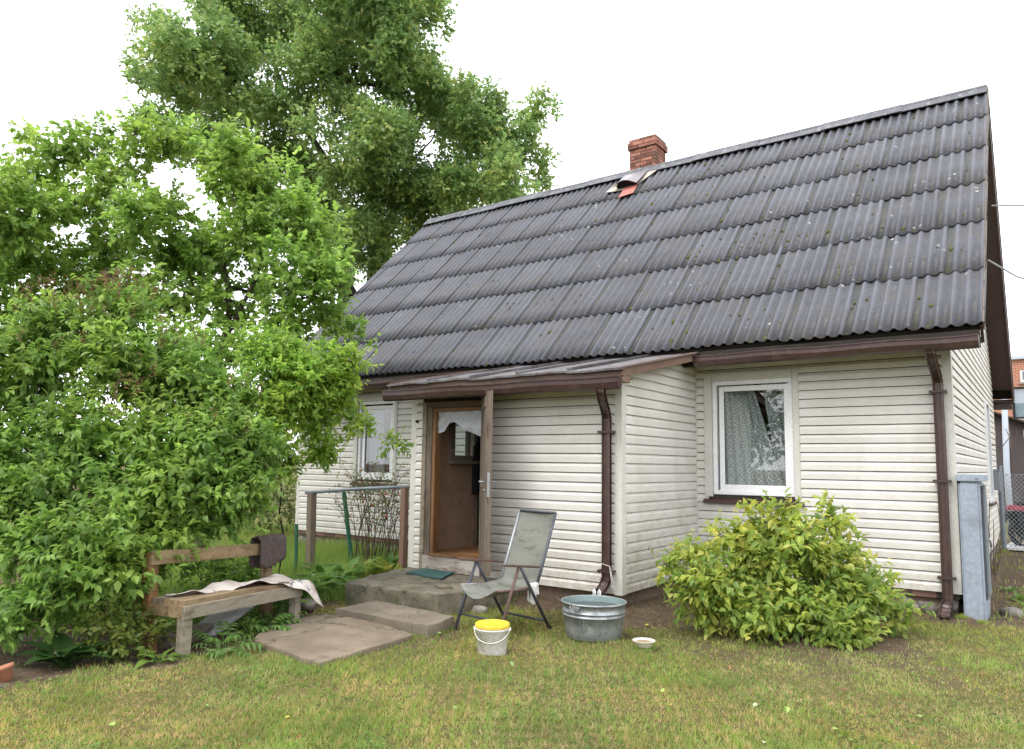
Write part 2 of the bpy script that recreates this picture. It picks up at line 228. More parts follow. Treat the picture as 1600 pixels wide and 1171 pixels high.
# ---------------------------------------------------------------- object helpers
def link(name, me, mat=None, parent=None, loc=None):
    o = bpy.data.objects.new(name, me); COL.objects.link(o)
    if mat is not None and me is not None and not me.materials: me.materials.append(MT[mat] if isinstance(mat, str) else mat)
    if parent is not None: o.parent = parent
    if loc is not None: o.location = loc
    return o
def thing(name, label, cat, loc=(0, 0, 0), rz=0, group=None):
    o = bpy.data.objects.new(name, None); COL.objects.link(o); o.location = loc; o.rotation_euler = (0, 0, rz); o.empty_display_size = .2
    return tag(o, label, cat, group)
def tag(o, label, cat, group=None):
    o['label'] = label; o['category'] = cat
    if group: o['group'] = group
    return o
def struct(o): o['kind'] = 'structure'; return o
def stuff(o): o['kind'] = 'stuff'; return o
class G:
    """collects geometry; build() links it as one object. off shifts world coordinates into the parent's frame."""
    def __init__(s): s.v = []; s.f = []
    def add(s, vs, fs):
        k = len(s.v); s.v += [tuple(v) for v in vs]; s.f += [tuple(i+k for i in f) for f in fs]; return s
    def box(s, x0, x1, y0, y1, z0, z1):
        return s.add([(x, y, z) for z in (z0, z1) for y in (y0, y1) for x in (x0, x1)], [(0, 2, 3, 1), (4, 5, 7, 6), (0, 1, 5, 4), (2, 6, 7, 3), (0, 4, 6, 2), (1, 3, 7, 5)])
    def beam(s, a, b, w, h, upv=(0, 0, 1), jit=0):
        """bar from a to b, w wide, h high (centred)"""
        a = Vector(a); b = Vector(b); d = (b-a).normalized(); u = Vector(upv); sd_ = d.cross(u).normalized(); u = sd_.cross(d)
        vs = []
        for p in (a, b):
            for i, j in ((-1, -1), (1, -1), (1, 1), (-1, 1)): vs.append(p + sd_*i*w/2 + u*j*h/2 + Vector([random.uniform(-jit, jit) for _ in range(3)]))
        return s.add(vs, [(0, 3, 2, 1), (4, 5, 6, 7), (0, 1, 5, 4), (1, 2, 6, 5), (2, 3, 7, 6), (3, 0, 4, 7)])
    def tube(s, pts, rad, n=6, caps=True):
        pts = [Vector(p) for p in pts]; rr = rad if isinstance(rad, (list, tuple)) else [rad]*len(pts); vs = []; fs = []
        d0 = (pts[1]-pts[0]).normalized(); ref = Vector((0, 0, 1)) if abs(d0.z) < .9 else Vector((1, 0, 0)); s1 = d0.cross(ref).normalized()
        for i, p in enumerate(pts):
            d = (pts[min(i+1, len(pts)-1)] - pts[max(i-1, 0)]).normalized(); s1 = (s1 - d*s1.dot(d)).normalized(); s2 = d.cross(s1)
            for k in range(n):
                a = 2*math.pi*k/n; vs.append(p + (s1*math.cos(a) + s2*math.sin(a))*rr[i])
        for i in range(len(pts)-1):
            for k in range(n): fs.append((i*n+k, i*n+(k+1) % n, (i+1)*n+(k+1) % n, (i+1)*n+k))
        if caps: fs.append(tuple(range(n-1, -1, -1))); fs.append(tuple((len(pts)-1)*n+k for k in range(n)))
        return s.add(vs, fs)
    def lathe(s, prof, c=(0, 0, 0), n=32, sx=1, sy=1):
        vs = []; fs = []
        for r_, z in prof:
            for k in range(n): a = 2*math.pi*k/n; vs.append((c[0]+r_*sx*math.cos(a), c[1]+r_*sy*math.sin(a), c[2]+z))
        for i in range(len(prof)-1):
            for k in range(n): fs.append((i*n+k, i*n+(k+1) % n, (i+1)*n+(k+1) % n, (i+1)*n+k))
        return s.add(vs, fs)
    def poly(s, pts, z0, z1, jit=0, top_in=0):
        """upright prism over a polygon, outline counter-clockwise"""
        n = len(pts); vs = []
        c = Vector((sum(p[0] for p in pts)/n, sum(p[1] for p in pts)/n))
        for z, k in ((z0, 0), (z1, top_in)):
            for p in pts:
                q = Vector(p[:2]); q += (c-q).normalized()*k; vs.append((q.x+random.uniform(-jit, jit), q.y+random.uniform(-jit, jit), z))
        return s.add(vs, [tuple(range(n-1, -1, -1)), tuple(range(n, 2*n))] + [(i, (i+1) % n, n+(i+1) % n, n+i) for i in range(n)])
    def mesh(s, name, smooth=False, off=None):
        me = bpy.data.meshes.new(name); v = s.v
        if off is not None: v = [(a[0]-off[0], a[1]-off[1], a[2]-off[2]) for a in v]
        me.from_pydata(v, [], s.f); me.update()
        if smooth: me.shade_smooth()
        return me
    def build(s, name, mat, parent=None, smooth=False, off=None, bevel=0):
        me = s.mesh(name, smooth, off)
        if bevel:
            bm = bmesh.new(); bm.from_mesh(me); bmesh.ops.bevel(bm, geom=[e for e in bm.edges if len(e.link_faces) == 2 and e.calc_face_angle(0) > .5], offset=bevel, segments=2, affect='EDGES', clamp_overlap=True); bm.to_mesh(me); bm.free()
        return link(name, me, mat, parent)
def subdivide_noise(o, cuts, amp, scale, seed=0, only_top=False):
    bm = bmesh.new(); bm.from_mesh(o.data); bmesh.ops.triangulate(bm, faces=bm.faces[:]); bmesh.ops.subdivide_edges(bm, edges=bm.edges[:], cuts=cuts, use_grid_fill=True)
    for v in bm.verts:
        p = v.co*scale + Vector((seed, seed, seed)); v.co += noise.noise_vector(p)*amp
    bm.to_mesh(o.data); bm.free()
def np_mesh(name, V, F, rnd=None, smooth=False):
    """mesh from numpy arrays of triangles, with a per-vertex value 'rnd' for colour variation"""
    me = bpy.data.meshes.new(name); me.vertices.add(len(V)); me.vertices.foreach_set('co', V.astype(np.float32).ravel())
    me.loops.add(F.size); me.loops.foreach_set('vertex_index', F.astype(np.int32).ravel()); me.polygons.add(len(F))
    me.polygons.foreach_set('loop_start', (np.arange(len(F))*F.shape[1]).astype(np.int32))
    if rnd is not None: a = me.attributes.new('rnd', 'FLOAT', 'POINT'); a.data.foreach_set('value', rnd.astype(np.float32))
    me.update(calc_edges=True); me.validate()
    return me
# ================================================================ GROUND
def soil_mask(x, y):
    """1 where the earth is bare: under the bushes, along the walls, round the slab"""
    def sm(d, w_=.18): return np.clip(.5 - d/w_, 0, 1)
    n = .12*np.sin(x*7.1+y*3.3) + .1*np.sin(y*11.7-x*4.9) + .07*np.sin(x*23+y*17)
    hx = np.interp(y, [-9, -7.2, -6.56, -5.85, -5.1, -4.6, -4, -2.6, 6], [-4.35, -4.5, -4.75, -4.6, -4.8, -5.05, -5.2, -6, -6])
    a = sm(x - hx + n)*sm(y+3.0)                                    # bed under the hedge and bench
    b = sm(np.hypot((x+1.15)/.9, (y+1.75)/.72) - 1 + n, .3)       # under the shrub
    c = sm(-2.38 - y + n*.6, .25)*sm(np.abs(x+3.4)-1.15)            # along the porch
    d = sm(-.30 - y + n*.6, .3)*sm(np.abs(x+1.3)-1.6)*(y < .5)      # along the front wall
    e = sm(np.hypot((x+2.5)/.55, (y+1.1)/1.3) - 1 + n, .4)          # the bare inner corner
    f = .55*sm(np.hypot((x+1.2)/1.6, (y+2.2)/1.0) - 1 + n*2, .8)
    g_ = sm(np.abs(x-.25)-.25+n)*sm(-y-.3)                            # along the gable
    h = .6*sm(np.hypot((x+4.1)/.75, (y+3.9)/.6)-1+n, .3)
    return np.clip(np.maximum.reduce([a, b, c, d, e, f, g_, h]), 0, 1)
def gz(x, y):
    x = np.asarray(x, float); y = np.asarray(y, float)
    z = .012*np.sin(x*1.9+y*1.3) + .01*np.sin(x*3.7-y*2.9) + .006*np.sin(x*9+y*7)
    dx = np.maximum(np.maximum(-4.2-x, x+2.80), 0); dy = np.maximum(-2.02-y, 0)
    z = z + .075*np.exp(-(np.hypot(dx, dy)/.28)**2)*(x > -4.4) + .05*np.exp(-(np.maximum(-y, 0)/.3)**2)*(x > -3)*(x < .1)
    far = np.clip((np.hypot(x+2, y+3)-12)/40, 0, 1); return z*(1-far)
def axis(a, b, st, lo, hi):
    c = list(np.arange(a, b, st)); s_ = st; v = c[-1]
    while v < hi: s_ *= 1.25; v += s_; c.append(v)
    s_ = st; v = a; pre = []
    while v > lo: s_ *= 1.25; v -= s_; pre.append(v)
    return np.array(pre[::-1]+c)
gx = axis(-8, 2.5, .06, -500, 500); gy = axis(-8, 1.2, .06, -400, 600)
GX, GY = np.meshgrid(gx, gy); V = np.stack([GX.ravel(), GY.ravel(), gz(GX, GY).ravel() - .0], 1); nx_, ny_ = len(gx), len(gy)
idx = np.arange(nx_*ny_).reshape(ny_, nx_); F = np.stack([idx[:-1, :-1].ravel(), idx[:-1, 1:].ravel(), idx[1:, 1:].ravel(), idx[1:, :-1].ravel()], 1)
me = np_mesh('ground', V, F, soil_mask(V[:, 0], V[:, 1])); me.shade_smooth()
M, t, b = newmat('lawn_ground'); p = pos(t)
n1 = noi(t, p, 1.6, 5, .6); n2 = noi(t, p, 22, 5, .7); n3 = noi(t, p, 90, 3, .7)
c = ramp(t, n1, [(.3, (.09, .10, .03)), (.5, (.13, .115, .045)), (.7, (.17, .12, .06))])
c = mixc(t, .6, c, ramp(t, n2, [(.3, (.05, .06, .02)), (.55, (.13, .12, .045)), (.75, (.30, .23, .11))]))
s_ = ramp(t, noi(t, p, 14, 5, .7), [(.3, (.075, .052, .036)), (.55, (.125, .09, .062)), (.75, (.19, .145, .10))])
at_ = nd(t, 'ShaderNodeAttribute'); at_.attribute_name = 'rnd'
am = nd(t, 'ShaderNodeMath', operation='ADD'); t.links.new(at_.outputs['Fac'], am.inputs[0]); nm = nd(t, 'ShaderNodeMapRange'); nm.inputs[3].default_value = -.35; nm.inputs[4].default_value = .35; t.links.new(n2, nm.inputs[0]); t.links.new(nm.outputs[0], am.inputs[1])
c = mixc(t, ramp(t, am.outputs[0], [(.35, g3(0)), (.65, g3(1))]), c, s_)
c = mixc(t, .5, c, ramp(t, n3, [(.3, g3(.6)), (.7, g3(1.4))]), 'MULTIPLY')
t.links.new(c, b.inputs['Base Color']); b.inputs['Roughness'].default_value = .95; b.inputs['Specular IOR Level'].default_value = .1; bump(t, b, n3, .8, .02)
struct(link('ground', me, M))
# ================================================================ HOUSE
ZB, ZP, CH = .265, .21, .1025
PX0, PX1, PY = -5.737, -2.803, -2.0235
HX0, D = -10.53, 7.916
ANG = math.atan2(7.29-2.943, 3.958+.42); ca, sa = math.cos(ANG), math.sin(ANG); SLOPE = 6.17
def RP(x, s, n, back=False):
    y = -.42 + s*ca - n*sa; z = 2.943 + s*sa + n*ca
    return (x, D-y if back else y, z)
def roofz(y):
    y = min(y, D-y); return 2.943 + (y+.42)*sa/ca
house = thing('house', 'single storey house in cream siding under a steep dark corrugated slate roof', 'house', (0, 0, 0))
def siding(part, org, U, N, span, z0, n, holes=()):
    org = Vector(org); U = Vector(U); N = Vector(N); prof = [(.001, 0), (.023, -.001), (.0235, .062), (.008, .088), (.005, CH-.009)]  # courses stop short so the dark backing reads as shadow under the lip
    for k in range(n):
        z = z0 + k*CH; ra = span(z) if callable(span) else span; rb = span(z+CH) if callable(span) else span
        segs = [(ra[0], ra[1], rb[0], rb[1])]
        for (h0, h1, hz0, hz1) in holes:
            if hz0 < z+CH/2 < hz1:
                new = []
                for a, b_, c_, d_ in segs:
                    if h1 <= a or h0 >= b_: new.append((a, b_, c_, d_)); continue
                    if h0 > a: new.append((a, h0, c_, h0))
                    if h1 < b_: new.append((h1, b_, h1, d_))
                segs = new
        for a, b_, c_, d_ in segs:
            if b_-a < .03: continue
            g = G(); vs = []; wob = random.uniform(-.0012, .0012)
            for i, (n_, h) in enumerate(prof):
                kk = min(h/CH, 1); ua = a+(c_-a)*kk; ub = b_+(d_-b_)*kk
                if ub < ua+.005: ub = ua+.005
                for u_ in (ua, ub): q = org + U*u_ + N*(n_+.001+wob); vs.append((q.x, q.y, z+h))
            g.add(vs, [(2*i, 2*i+2, 2*i+3, 2*i+1) for i in range(len(prof)-1)] + [(0, 2, 4, 6), (1, 7, 5, 3)])
            g.build('siding_board', 'siding', part)
def backing(name, org, U, N, u0, u1, z0, z1, holes=(), th=.12, mat='shade_backing', parent=house):
    """wall slab with real openings, made of butted blocks"""
    g = G(); org = Vector(org); U = Vector(U); N = Vector(N)
    us = sorted({u0, u1} | {h[0] for h in holes} | {h[1] for h in holes}); zs = sorted({z0, z1} | {h[2] for h in holes} | {h[3] for h in holes})
    for a, b_ in zip(us, us[1:]):
        for c_, d_ in zip(zs, zs[1:]):
            if any(h[0] <= a and h[1] >= b_ and h[2] <= c_ and h[3] >= d_ for h in holes): continue
            vs = []
            for z in (c_, d_):
                for u_, n_ in ((a, 0), (b_, 0), (b_, -th), (a, -th)): q = org+U*u_+N*n_; vs.append((q.x, q.y, z))
            g.add(vs, [(3, 2, 1, 0), (4, 5, 6, 7), (0, 1, 5, 4), (1, 2, 6, 5), (2, 3, 7, 6), (3, 0, 4, 7)])
    return g.build(name, mat, parent)
W1 = (-2.57, -1.60, 1.18, 2.575); W2 = (-8.95, -8.08, 1.22, 2.56)
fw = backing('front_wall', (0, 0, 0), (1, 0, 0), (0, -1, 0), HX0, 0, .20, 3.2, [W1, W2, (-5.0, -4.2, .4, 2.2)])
siding(fw, (0, 0, 0), (1, 0, 0), (0, -1, 0), (PX1+.03, -.06), ZB, 25, [(-2.63, -1.55, 1.11, 2.64)])
siding(fw, (0, 0, 0), (1, 0, 0), (0, -1, 0), (HX0+.06, PX0-.03), ZB, 25, [(-9.04, -8.07, 1.16, 2.62)])
gwh = (5.2, 5.98, 1.06, 2.6)
gw = backing('gable_wall', (0, 0, 0), (0, 1, 0), (1, 0, 0), .12, D, .20, 2.9, [gwh])
g = G(); g.add([(x, y, z) for x in (-.12, 0) for y, z in ((.0, 2.9), (D, 2.9), (D, 3.2), (D/2, 7.15), (.0, 3.2))], [(0, 1, 2, 3, 4), (9, 8, 7, 6, 5)] + [(i, 5+i, 5+(i+1) % 5, (i+1) % 5) for i in range(5)]); g.build('gable_top', 'trim', house)
def gspan(z):
    if z < 3.05: return (.06, D-.06)
    y = (z-2.943)/(sa/ca)-.42+.14; return (max(y, .06), min(D-y, D-.06))
siding(gw, (0, 0, 0), (0, 1, 0), (1, 0, 0), gspan, ZB, 66, [(5.14, 6.04, 1.0, 2.66)])
backing('rear_wall', (0, D, 0), (1, 0, 0), (0, 1, 0), HX0, -.12, .2, 3.2); backing('far_gable_wall', (HX0, 0, 0), (0, 1, 0), (-1, 0, 0), .12, D-.12, .2, 2.9, th=.11)
g = G(); g.add([(x, y, z) for x in (HX0+.003, HX0+.12) for y, z in ((0.13, 2.9), (D-.13, 2.9), (D/2, 7.1))], [(0, 1, 2), (5, 4, 3), (0, 3, 4, 1), (1, 4, 5, 2), (2, 5, 3, 0)]); g.build('gable_top', 'trim', house)
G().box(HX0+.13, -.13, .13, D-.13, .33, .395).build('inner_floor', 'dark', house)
# corner trims
def trim(x0, x1, y0, y1, z0, z1, mat='trim', name='corner_trim', bev=.004): return G().box(x0, x1, y0, y1, z0, z1).build(name, mat, house, bevel=bev)
trim(-.07, .024, -.024, .07, ZB-.01, 2.815); trim(HX0-.02, HX0+.07, -.024, .07, ZB-.01, 2.815)
trim(PX1-.065, PX1+.024, PY-.024, PY+.075, ZP-.012, 2.41); trim(PX0-.024, PX0+.07, PY-.024, PY+.07, ZP-.012, 2.45)
trim(PX1+.002, PX1+.034, -.034, -.002, ZP+.04, 2.81, name='inner_corner_trim'); trim(-.02, .024, D-.06, D+.02, ZB-.01, 2.815)
# plinth with its bricks and stones
g = G(); g.box(HX0+.03, -.03, .035, .2, -.1, .262); g.box(-.2, -.035, .21, D-.03, -.1, .262); g.box(HX0+.03, -.03, D-.2, D-.04, -.1, .262)
pl = g.build('plinth', 'plinth', house); subdivide_noise(pl, 3, .008, 9)
g = G(); g.box(PX0+.03, PX1-.03, PY+.035, PY+.2, -.1, ZP+.005); g.box(PX1-.2, PX1-.035, PY+.2, .03, -.1, ZP+.005); g.box(PX0+.035, PX0+.2, PY+.2, .03, -.1, ZP+.005)
pp = g.build('porch_plinth', 'plinth', house); subdivide_noise(pp, 6, .012, 7)
bme = G().box(-.118, .118, -.04, .04, -.03, .03).mesh('brick'); bme.materials.append(MT['brick_dirty'])
def rock(r_, seed, sq=(1, .5, .7)):
    bm = bmesh.new(); bmesh.ops.create_icosphere(bm, subdivisions=2, radius=r_)
    for v in bm.verts:
        v.co = v.co*(1+.35*noise.noise(v.co*(1.3/r_)+Vector((seed*3.1, seed, 0)))); v.co.x *= sq[0]; v.co.y *= sq[1]; v.co.z *= sq[2]
    me = bpy.data.meshes.new('stone'); bm.to_mesh(me); bm.free(); me.shade_smooth(); me.materials.append(MT['stone']); return me
rocks = [rock(.13, i) for i in range(6)]
def brick_row(part, p0, U, length, z, gap=.012):
    U = Vector(U); n = int(length/.25); rz = math.atan2(U.y, U.x)
    for i in range(n):
        if random.random() < .06: continue
        q = Vector(p0)+U*(.125+i*.25); o = link('brick', bme, None, part, (q.x, q.y, z+random.uniform(-.003, .003))); o.rotation_euler = (0, 0, rz+random.uniform(-.02, .02))
brick_row(pl, (-2.7, .038, 0), (1, 0, 0), 2.65, .227); brick_row(pl, (HX0+.05, .038, 0), (1, 0, 0), 4.7, .227); brick_row(pl, (-.038, .1, 0), (0, 1, 0), 7.6, .227)
def stone_row(part, p0, U, length, z, sc=1, st=.2):
    U = Vector(U); u_ = .1
    while u_ < length:
        q = Vector(p0)+U*u_; k = random.uniform(.75, 1.25)*sc; o = link('stone', random.choice(rocks), None, part, (q.x, q.y, z+random.uniform(-.03, .03))); o.scale = (k, k*.8, k*.9); o.rotation_euler = (random.uniform(-.3, .3), random.uniform(-.6, .6), math.atan2(U.y, U.x)+random.uniform(-.2, .2)); u_ += st*k
stone_row(pl, (-2.7, .05, 0), (1, 0, 0), 2.7, .09); stone_row(pl, (HX0+.05, .06, 0), (1, 0, 0), 4.7, .09); stone_row(pl, (-.06, 0, 0), (0, 1, 0), 7.8, .09)
# ---------------------------------------------------------------- roof
g = G()
for bk in (False, True):
    vs = [RP(x, s, n, bk) for n in (-.085, -.03) for s in (.03, SLOPE+.02) for x in (HX0-.54, .315)]
    g.add(vs, [(0, 2, 3, 1), (4, 5, 7, 6), (0, 1, 5, 4), (2, 6, 7, 3), (0, 4, 6, 2), (1, 3, 7, 5)])
roof = g.build('roof', 'dark', house)
PITCH, NW, LEN, EXPO = .13, 5, 1.17, SLOPE/6
def sheet_mesh(nw, ln, dip=0):
    v = []; f = []; seg = 8; n = nw*seg+2
    for j, (s, base) in enumerate(((0, .0135), (ln*.5, .005), (ln, -.004))):
        for i in range(n+1):
            x = i*PITCH/seg; v.append((x, s, base+.023*(.78*math.cos(2*math.pi*i/seg)+.22*math.cos(4*math.pi*i/seg))+.010*(i/n)))
    for j in range(2):
        for i in range(n): k = j*(n+1)+i; f.append((k, k+1, k+n+2, k+n+1))
    k0 = len(v)
    for i in range(n+1): a = v[i]; v.append((a[0], a[1]+.001, a[2]-.009))
    for i in range(n): f.append((i, k0+i, k0+i+1, i+1))
    k1 = len(v); e = n
    v += [(v[n][0]-.002, v[n][1], v[n][2]-.02), (v[3*n+2][0]-.002, v[3*n+2][1], v[3*n+2][2]-.02)]; f.append((n, k1, k1+1, 3*n+2))
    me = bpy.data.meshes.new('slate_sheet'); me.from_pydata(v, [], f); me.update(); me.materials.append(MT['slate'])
    for p_ in me.polygons[:2*n]: p_.use_smooth = True
    return me
sm_full = sheet_mesh(NW, LEN); sm_half = {k: sheet_mesh(k, LEN) for k in (1, 2, 3, 4)}; sm_top = sheet_mesh(NW, EXPO-.02); sm_top_h = {k: sheet_mesh(k, EXPO-.02) for k in (1, 2, 3, 4)}
Xax, Yax, Zax = Vector((1, 0, 0)), Vector((0, ca, sa)), Vector((0, -sa, ca))
NTOT = int(round((HX0-.56-.34)/-PITCH))
for row in range(6):
    w0 = 0; first = [5, 3, 4, 2, 5, 3][row]
    while w0 < NTOT:
        nw = first if w0 == 0 else NW
        nw = min(nw, NTOT-w0)
        x1 = .335 - w0*PITCH; x0 = x1 - nw*PITCH
        top = row == 5; me_ = (sm_top if top else sm_full) if nw == 5 else (sm_top_h if top else sm_half)[nw]
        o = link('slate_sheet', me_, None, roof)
        base = Vector(RP(x0, row*EXPO+random.uniform(-.02, .02), random.uniform(0, .006)))
        mm = Matrix((Xax, Yax, Zax)).transposed().to_4x4(); mm.translation = base
        o.matrix_world = mm @ Matrix.Rotation(random.uniform(-.004, .004), 4, 'Z') @ Matrix.Rotation(random.uniform(-.002, .002), 4, 'X')
        w0 += nw
# rear slope, out of sight: one corrugated sheet
g = G(); nn = NTOT*4
g.add([RP(.33-i*PITCH/4, s, .02*math.cos(i*math.pi/2), True) for s in (0, SLOPE) for i in range(nn+1)], [(i, i+1, nn+2+i, nn+1+i) for i in range(nn)]); g.build('rear_slates', 'slate', roof)
# ridge
x = .345; k = 0
while x > HX0-.5:
    x0 = max(x-1.22, HX0-.57); l_ = .012*(k % 2); g = G()
    for bk in (False, True):
        vs = [RP(xx, s, n, bk) for n in (.05+l_, .063+l_) for s in (SLOPE-.20, SLOPE+.055) for xx in (x0, x)]
        g.add(vs, [(0, 2, 3, 1), (4, 5, 7, 6), (0, 1, 5, 4), (2, 6, 7, 3), (0, 4, 6, 2), (1, 3, 7, 5)])
    zt = RP(0, SLOPE+.055, .06+l_)[2]
    g.tube([(x0, D/2, zt-.035), (x, D/2, zt-.035)], .05, 8)
    g.build('ridge_cap', 'ridge', roof, bevel=0); x -= 1.15; k += 1
# moss cushions along sheet joints and troughs
mo = [rock(.022, 20+i, (1, 1.6, .55)) for i in range(3)]
for m_ in mo: m_.materials.clear(); m_.materials.append(MT['moss'])
gm = []; 
bm = bmesh.new()
for i in range(1500):
    row = random.randrange(6); wv = random.randrange(NTOT)
    if noise.noise(Vector((wv*.21, row*1.7, 3))) < .12 and random.random() < .7: continue
    x = .335 - (wv+.5)*PITCH + random.uniform(-.02, .02); s = row*EXPO + random.random()**1.6*.7+.03
    r_ = random.uniform(.006, .016) if random.random() < .93 else random.uniform(.018, .032); k = bmesh.ops.create_icosphere(bm, subdivisions=1, radius=r_)
    P_ = Vector(RP(x, s, -.012+.015)); 
    for v in k['verts']: q = v.co.copy(); v.co = P_ + Xax*q.x + Yax*q.y*random.uniform(1.4, 2.6) + Zax*q.z*.8
me = bpy.data.meshes.new('moss'); bm.to_mesh(me); bm.free(); me.shade_smooth(); stuff(link('moss', me, 'moss', roof))
# verge boards, soffits, fascia
g = G(); 
def slopebox(g, x0, x1, s0, s1, n0, n1, bk):
    vs = [RP(x, s, n, bk) for n in (n0, n1) for s in (s0, s1) for x in (x0, x1)]; g.add(vs, [(0, 2, 3, 1), (4, 5, 7, 6), (0, 1, 5, 4), (2, 6, 7, 3), (0, 4, 6, 2), (1, 3, 7, 5)])
for bk in (False, True):
    g = G(); slopebox(g, .318, .345, -.01, SLOPE+.03, -.21, .0, bk); g.build('verge_board', 'brown', house)
    g = G(); slopebox(g, .346, .358, -.01, SLOPE+.03, -.05, .045, bk); g.build('verge_strip', 'oldwood', house)
    g = G(); slopebox(g, .005, .316, .35, SLOPE-.09, -.19, -.165, bk); g.build('verge_soffit', 'brown_soffit', house)
    g = G(); slopebox(g, HX0-.56, HX0-.53, -.01, SLOPE+.03, -.21, .0, bk); g.build('verge_board', 'brown', house)
    g = G(); y0, y1 = (-.40, -.003) if not bk else (D+.003, D+.40); g.box(HX0-.5, .316, y0, y1, 2.822, 2.84); g.build('eave_soffit', 'brown_soffit', house)
    g = G(); y0, y1 = (-.425, -.405) if not bk else (D+.405, D+.425); g.box(HX0-.5, .317, y0, y1, 2.72, 2.90); g.build('fascia', 'dark', house)
# box end of the verge at the rear eave
G().box(.005, .317, D+.10, D+.398, 2.70, 2.82).build('verge_end', 'brown_soffit', house)
def gutter(x0, x1, yo, zo, r_=.062, left_cap=True):
    g = G(); pr_ = [(r_, .01), (r_, -.05), (r_*.6, -.10), (-.0, -.118), (-r_*.6, -.10), (-r_, -.05), (-r_, .008), (-r_-.012, .012), (-r_-.012, .0)]
    n = 12; vs = []; fs = []
    for i in range(n+1):
        x = x0+(x1-x0)*i/n; sag = -.006*math.sin(i*1.3)
        for dy, dz in pr_: vs.append((x, yo+dy, zo+dz+sag))
    k = len(pr_)
    for i in range(n):
        for j in range(k-1): fs.append((i*k+j, (i+1)*k+j, (i+1)*k+j+1, i*k+j+1))
    fs += [tuple(range(0, 7)), tuple(n*k+j for j in range(6, -1, -1))]
    g.add(vs, fs); o = g.build('gutter', 'brown', house)
    for i in range(max(2, int((x1-x0)/.9))):
        x = x0+.35+i*.9
        if x < x1-.1: G().box(x-.015, x+.015, yo-r_-.018, yo+r_, zo+.008, zo+.02).build('gutter_bracket', 'brown', o)
    return o
gutter(-2.60, .31, -.50, 2.822); gutter(HX0-.5, -5.25, -.50, 2.84)
gutter(-5.86, -2.60, -2.435, 2.385, .05)
def downpipe(path, elbows, w_=.098, d_=.078, straps=()):
    g = G(); pts = [Vector(p) for p in path]
    vs = []; fs = []
    for i, p_ in enumerate(pts):
        d = (pts[min(i+1, len(pts)-1)]-pts[max(i-1, 0)]).normalized(); s1 = Vector((1, 0, 0)); s1 = (s1-d*s1.dot(d)).normalized(); s2 = d.cross(s1)
        rib = elbows[i]
        c4 = .018
        for a, b_ in ((-1, -1), (1, -1), (1, 1), (-1, 1)):
            ww, dd = w_/2*rib, d_/2*rib
            for q in ((a*(ww-c4), b_*dd), (a*ww, b_*(dd-c4))) if a*b_ > 0 else ((a*ww, b_*(dd-c4)), (a*(ww-c4), b_*dd)): vs.append(p_+s1*q[0]+s2*q[1])
    for i in range(len(pts)-1):
        for k in range(8): fs.append((i*8+k, i*8+(k+1) % 8, i*8+8+(k+1) % 8, i*8+8+k))
    fs.append(tuple(range(7, -1, -1)))
    g.add(vs, fs); o = g.build('downpipe', 'brown', house)
    for z, x, y in straps:
        G().box(x-.075, x+.075, y-.045, y-.038, z-.012, z+.012).build('strap', 'brown', o)
        for sx in (-1, 1): G().box(x+sx*.072-.01, x+sx*.072+.01, y-.05, y+.05, z-.012, z+.012).build('strap_bolt', 'brown', o)
    return o
def bendy(a, b_, n, out, rb):
    for i in range(n):
        t_ = i/(n-1); s = t_*t_*(3-2*t_); out.append((a[0]+(b_[0]-a[0])*s, a[1]+(b_[1]-a[1])*s, a[2]+(b_[2]-a[2])*t_)); rb.append(1.0 if i % 2 else .93)
for (xt, xv, yt, yv, zt, zm, zlow, straps) in ((-.115, -.10, -.50, -.085, 2.73, 2.42, .19, (2.33, 1.40, .42)), (-2.815, -2.925, -2.44, -2.11, 2.29, 1.99, .36, (1.86, .44))):
    P_ = [(xt, yt, zt)]; rb = [1.05]; bendy((xt, yt, zt-.02), (xv, yv, zm), 15, P_, rb); P_.append((xv, yv, zm-.02)); rb.append(1.02); P_.append((xv, yv, zm-.03)); rb.append(.97)
    P_.append((xv, yv, zlow+.01)); rb.append(.97); P_.append((xv, yv, zlow)); rb.append(1.03)
    for i in range(9): a = i/8; P_.append((xv-.01-.02*a, yv-.16*a**1.5, zlow-.02-.14*a)); rb.append(.95 if i % 2 else 1.05)
    downpipe(P_, rb, straps=[(z, xv, yv) for z in straps])
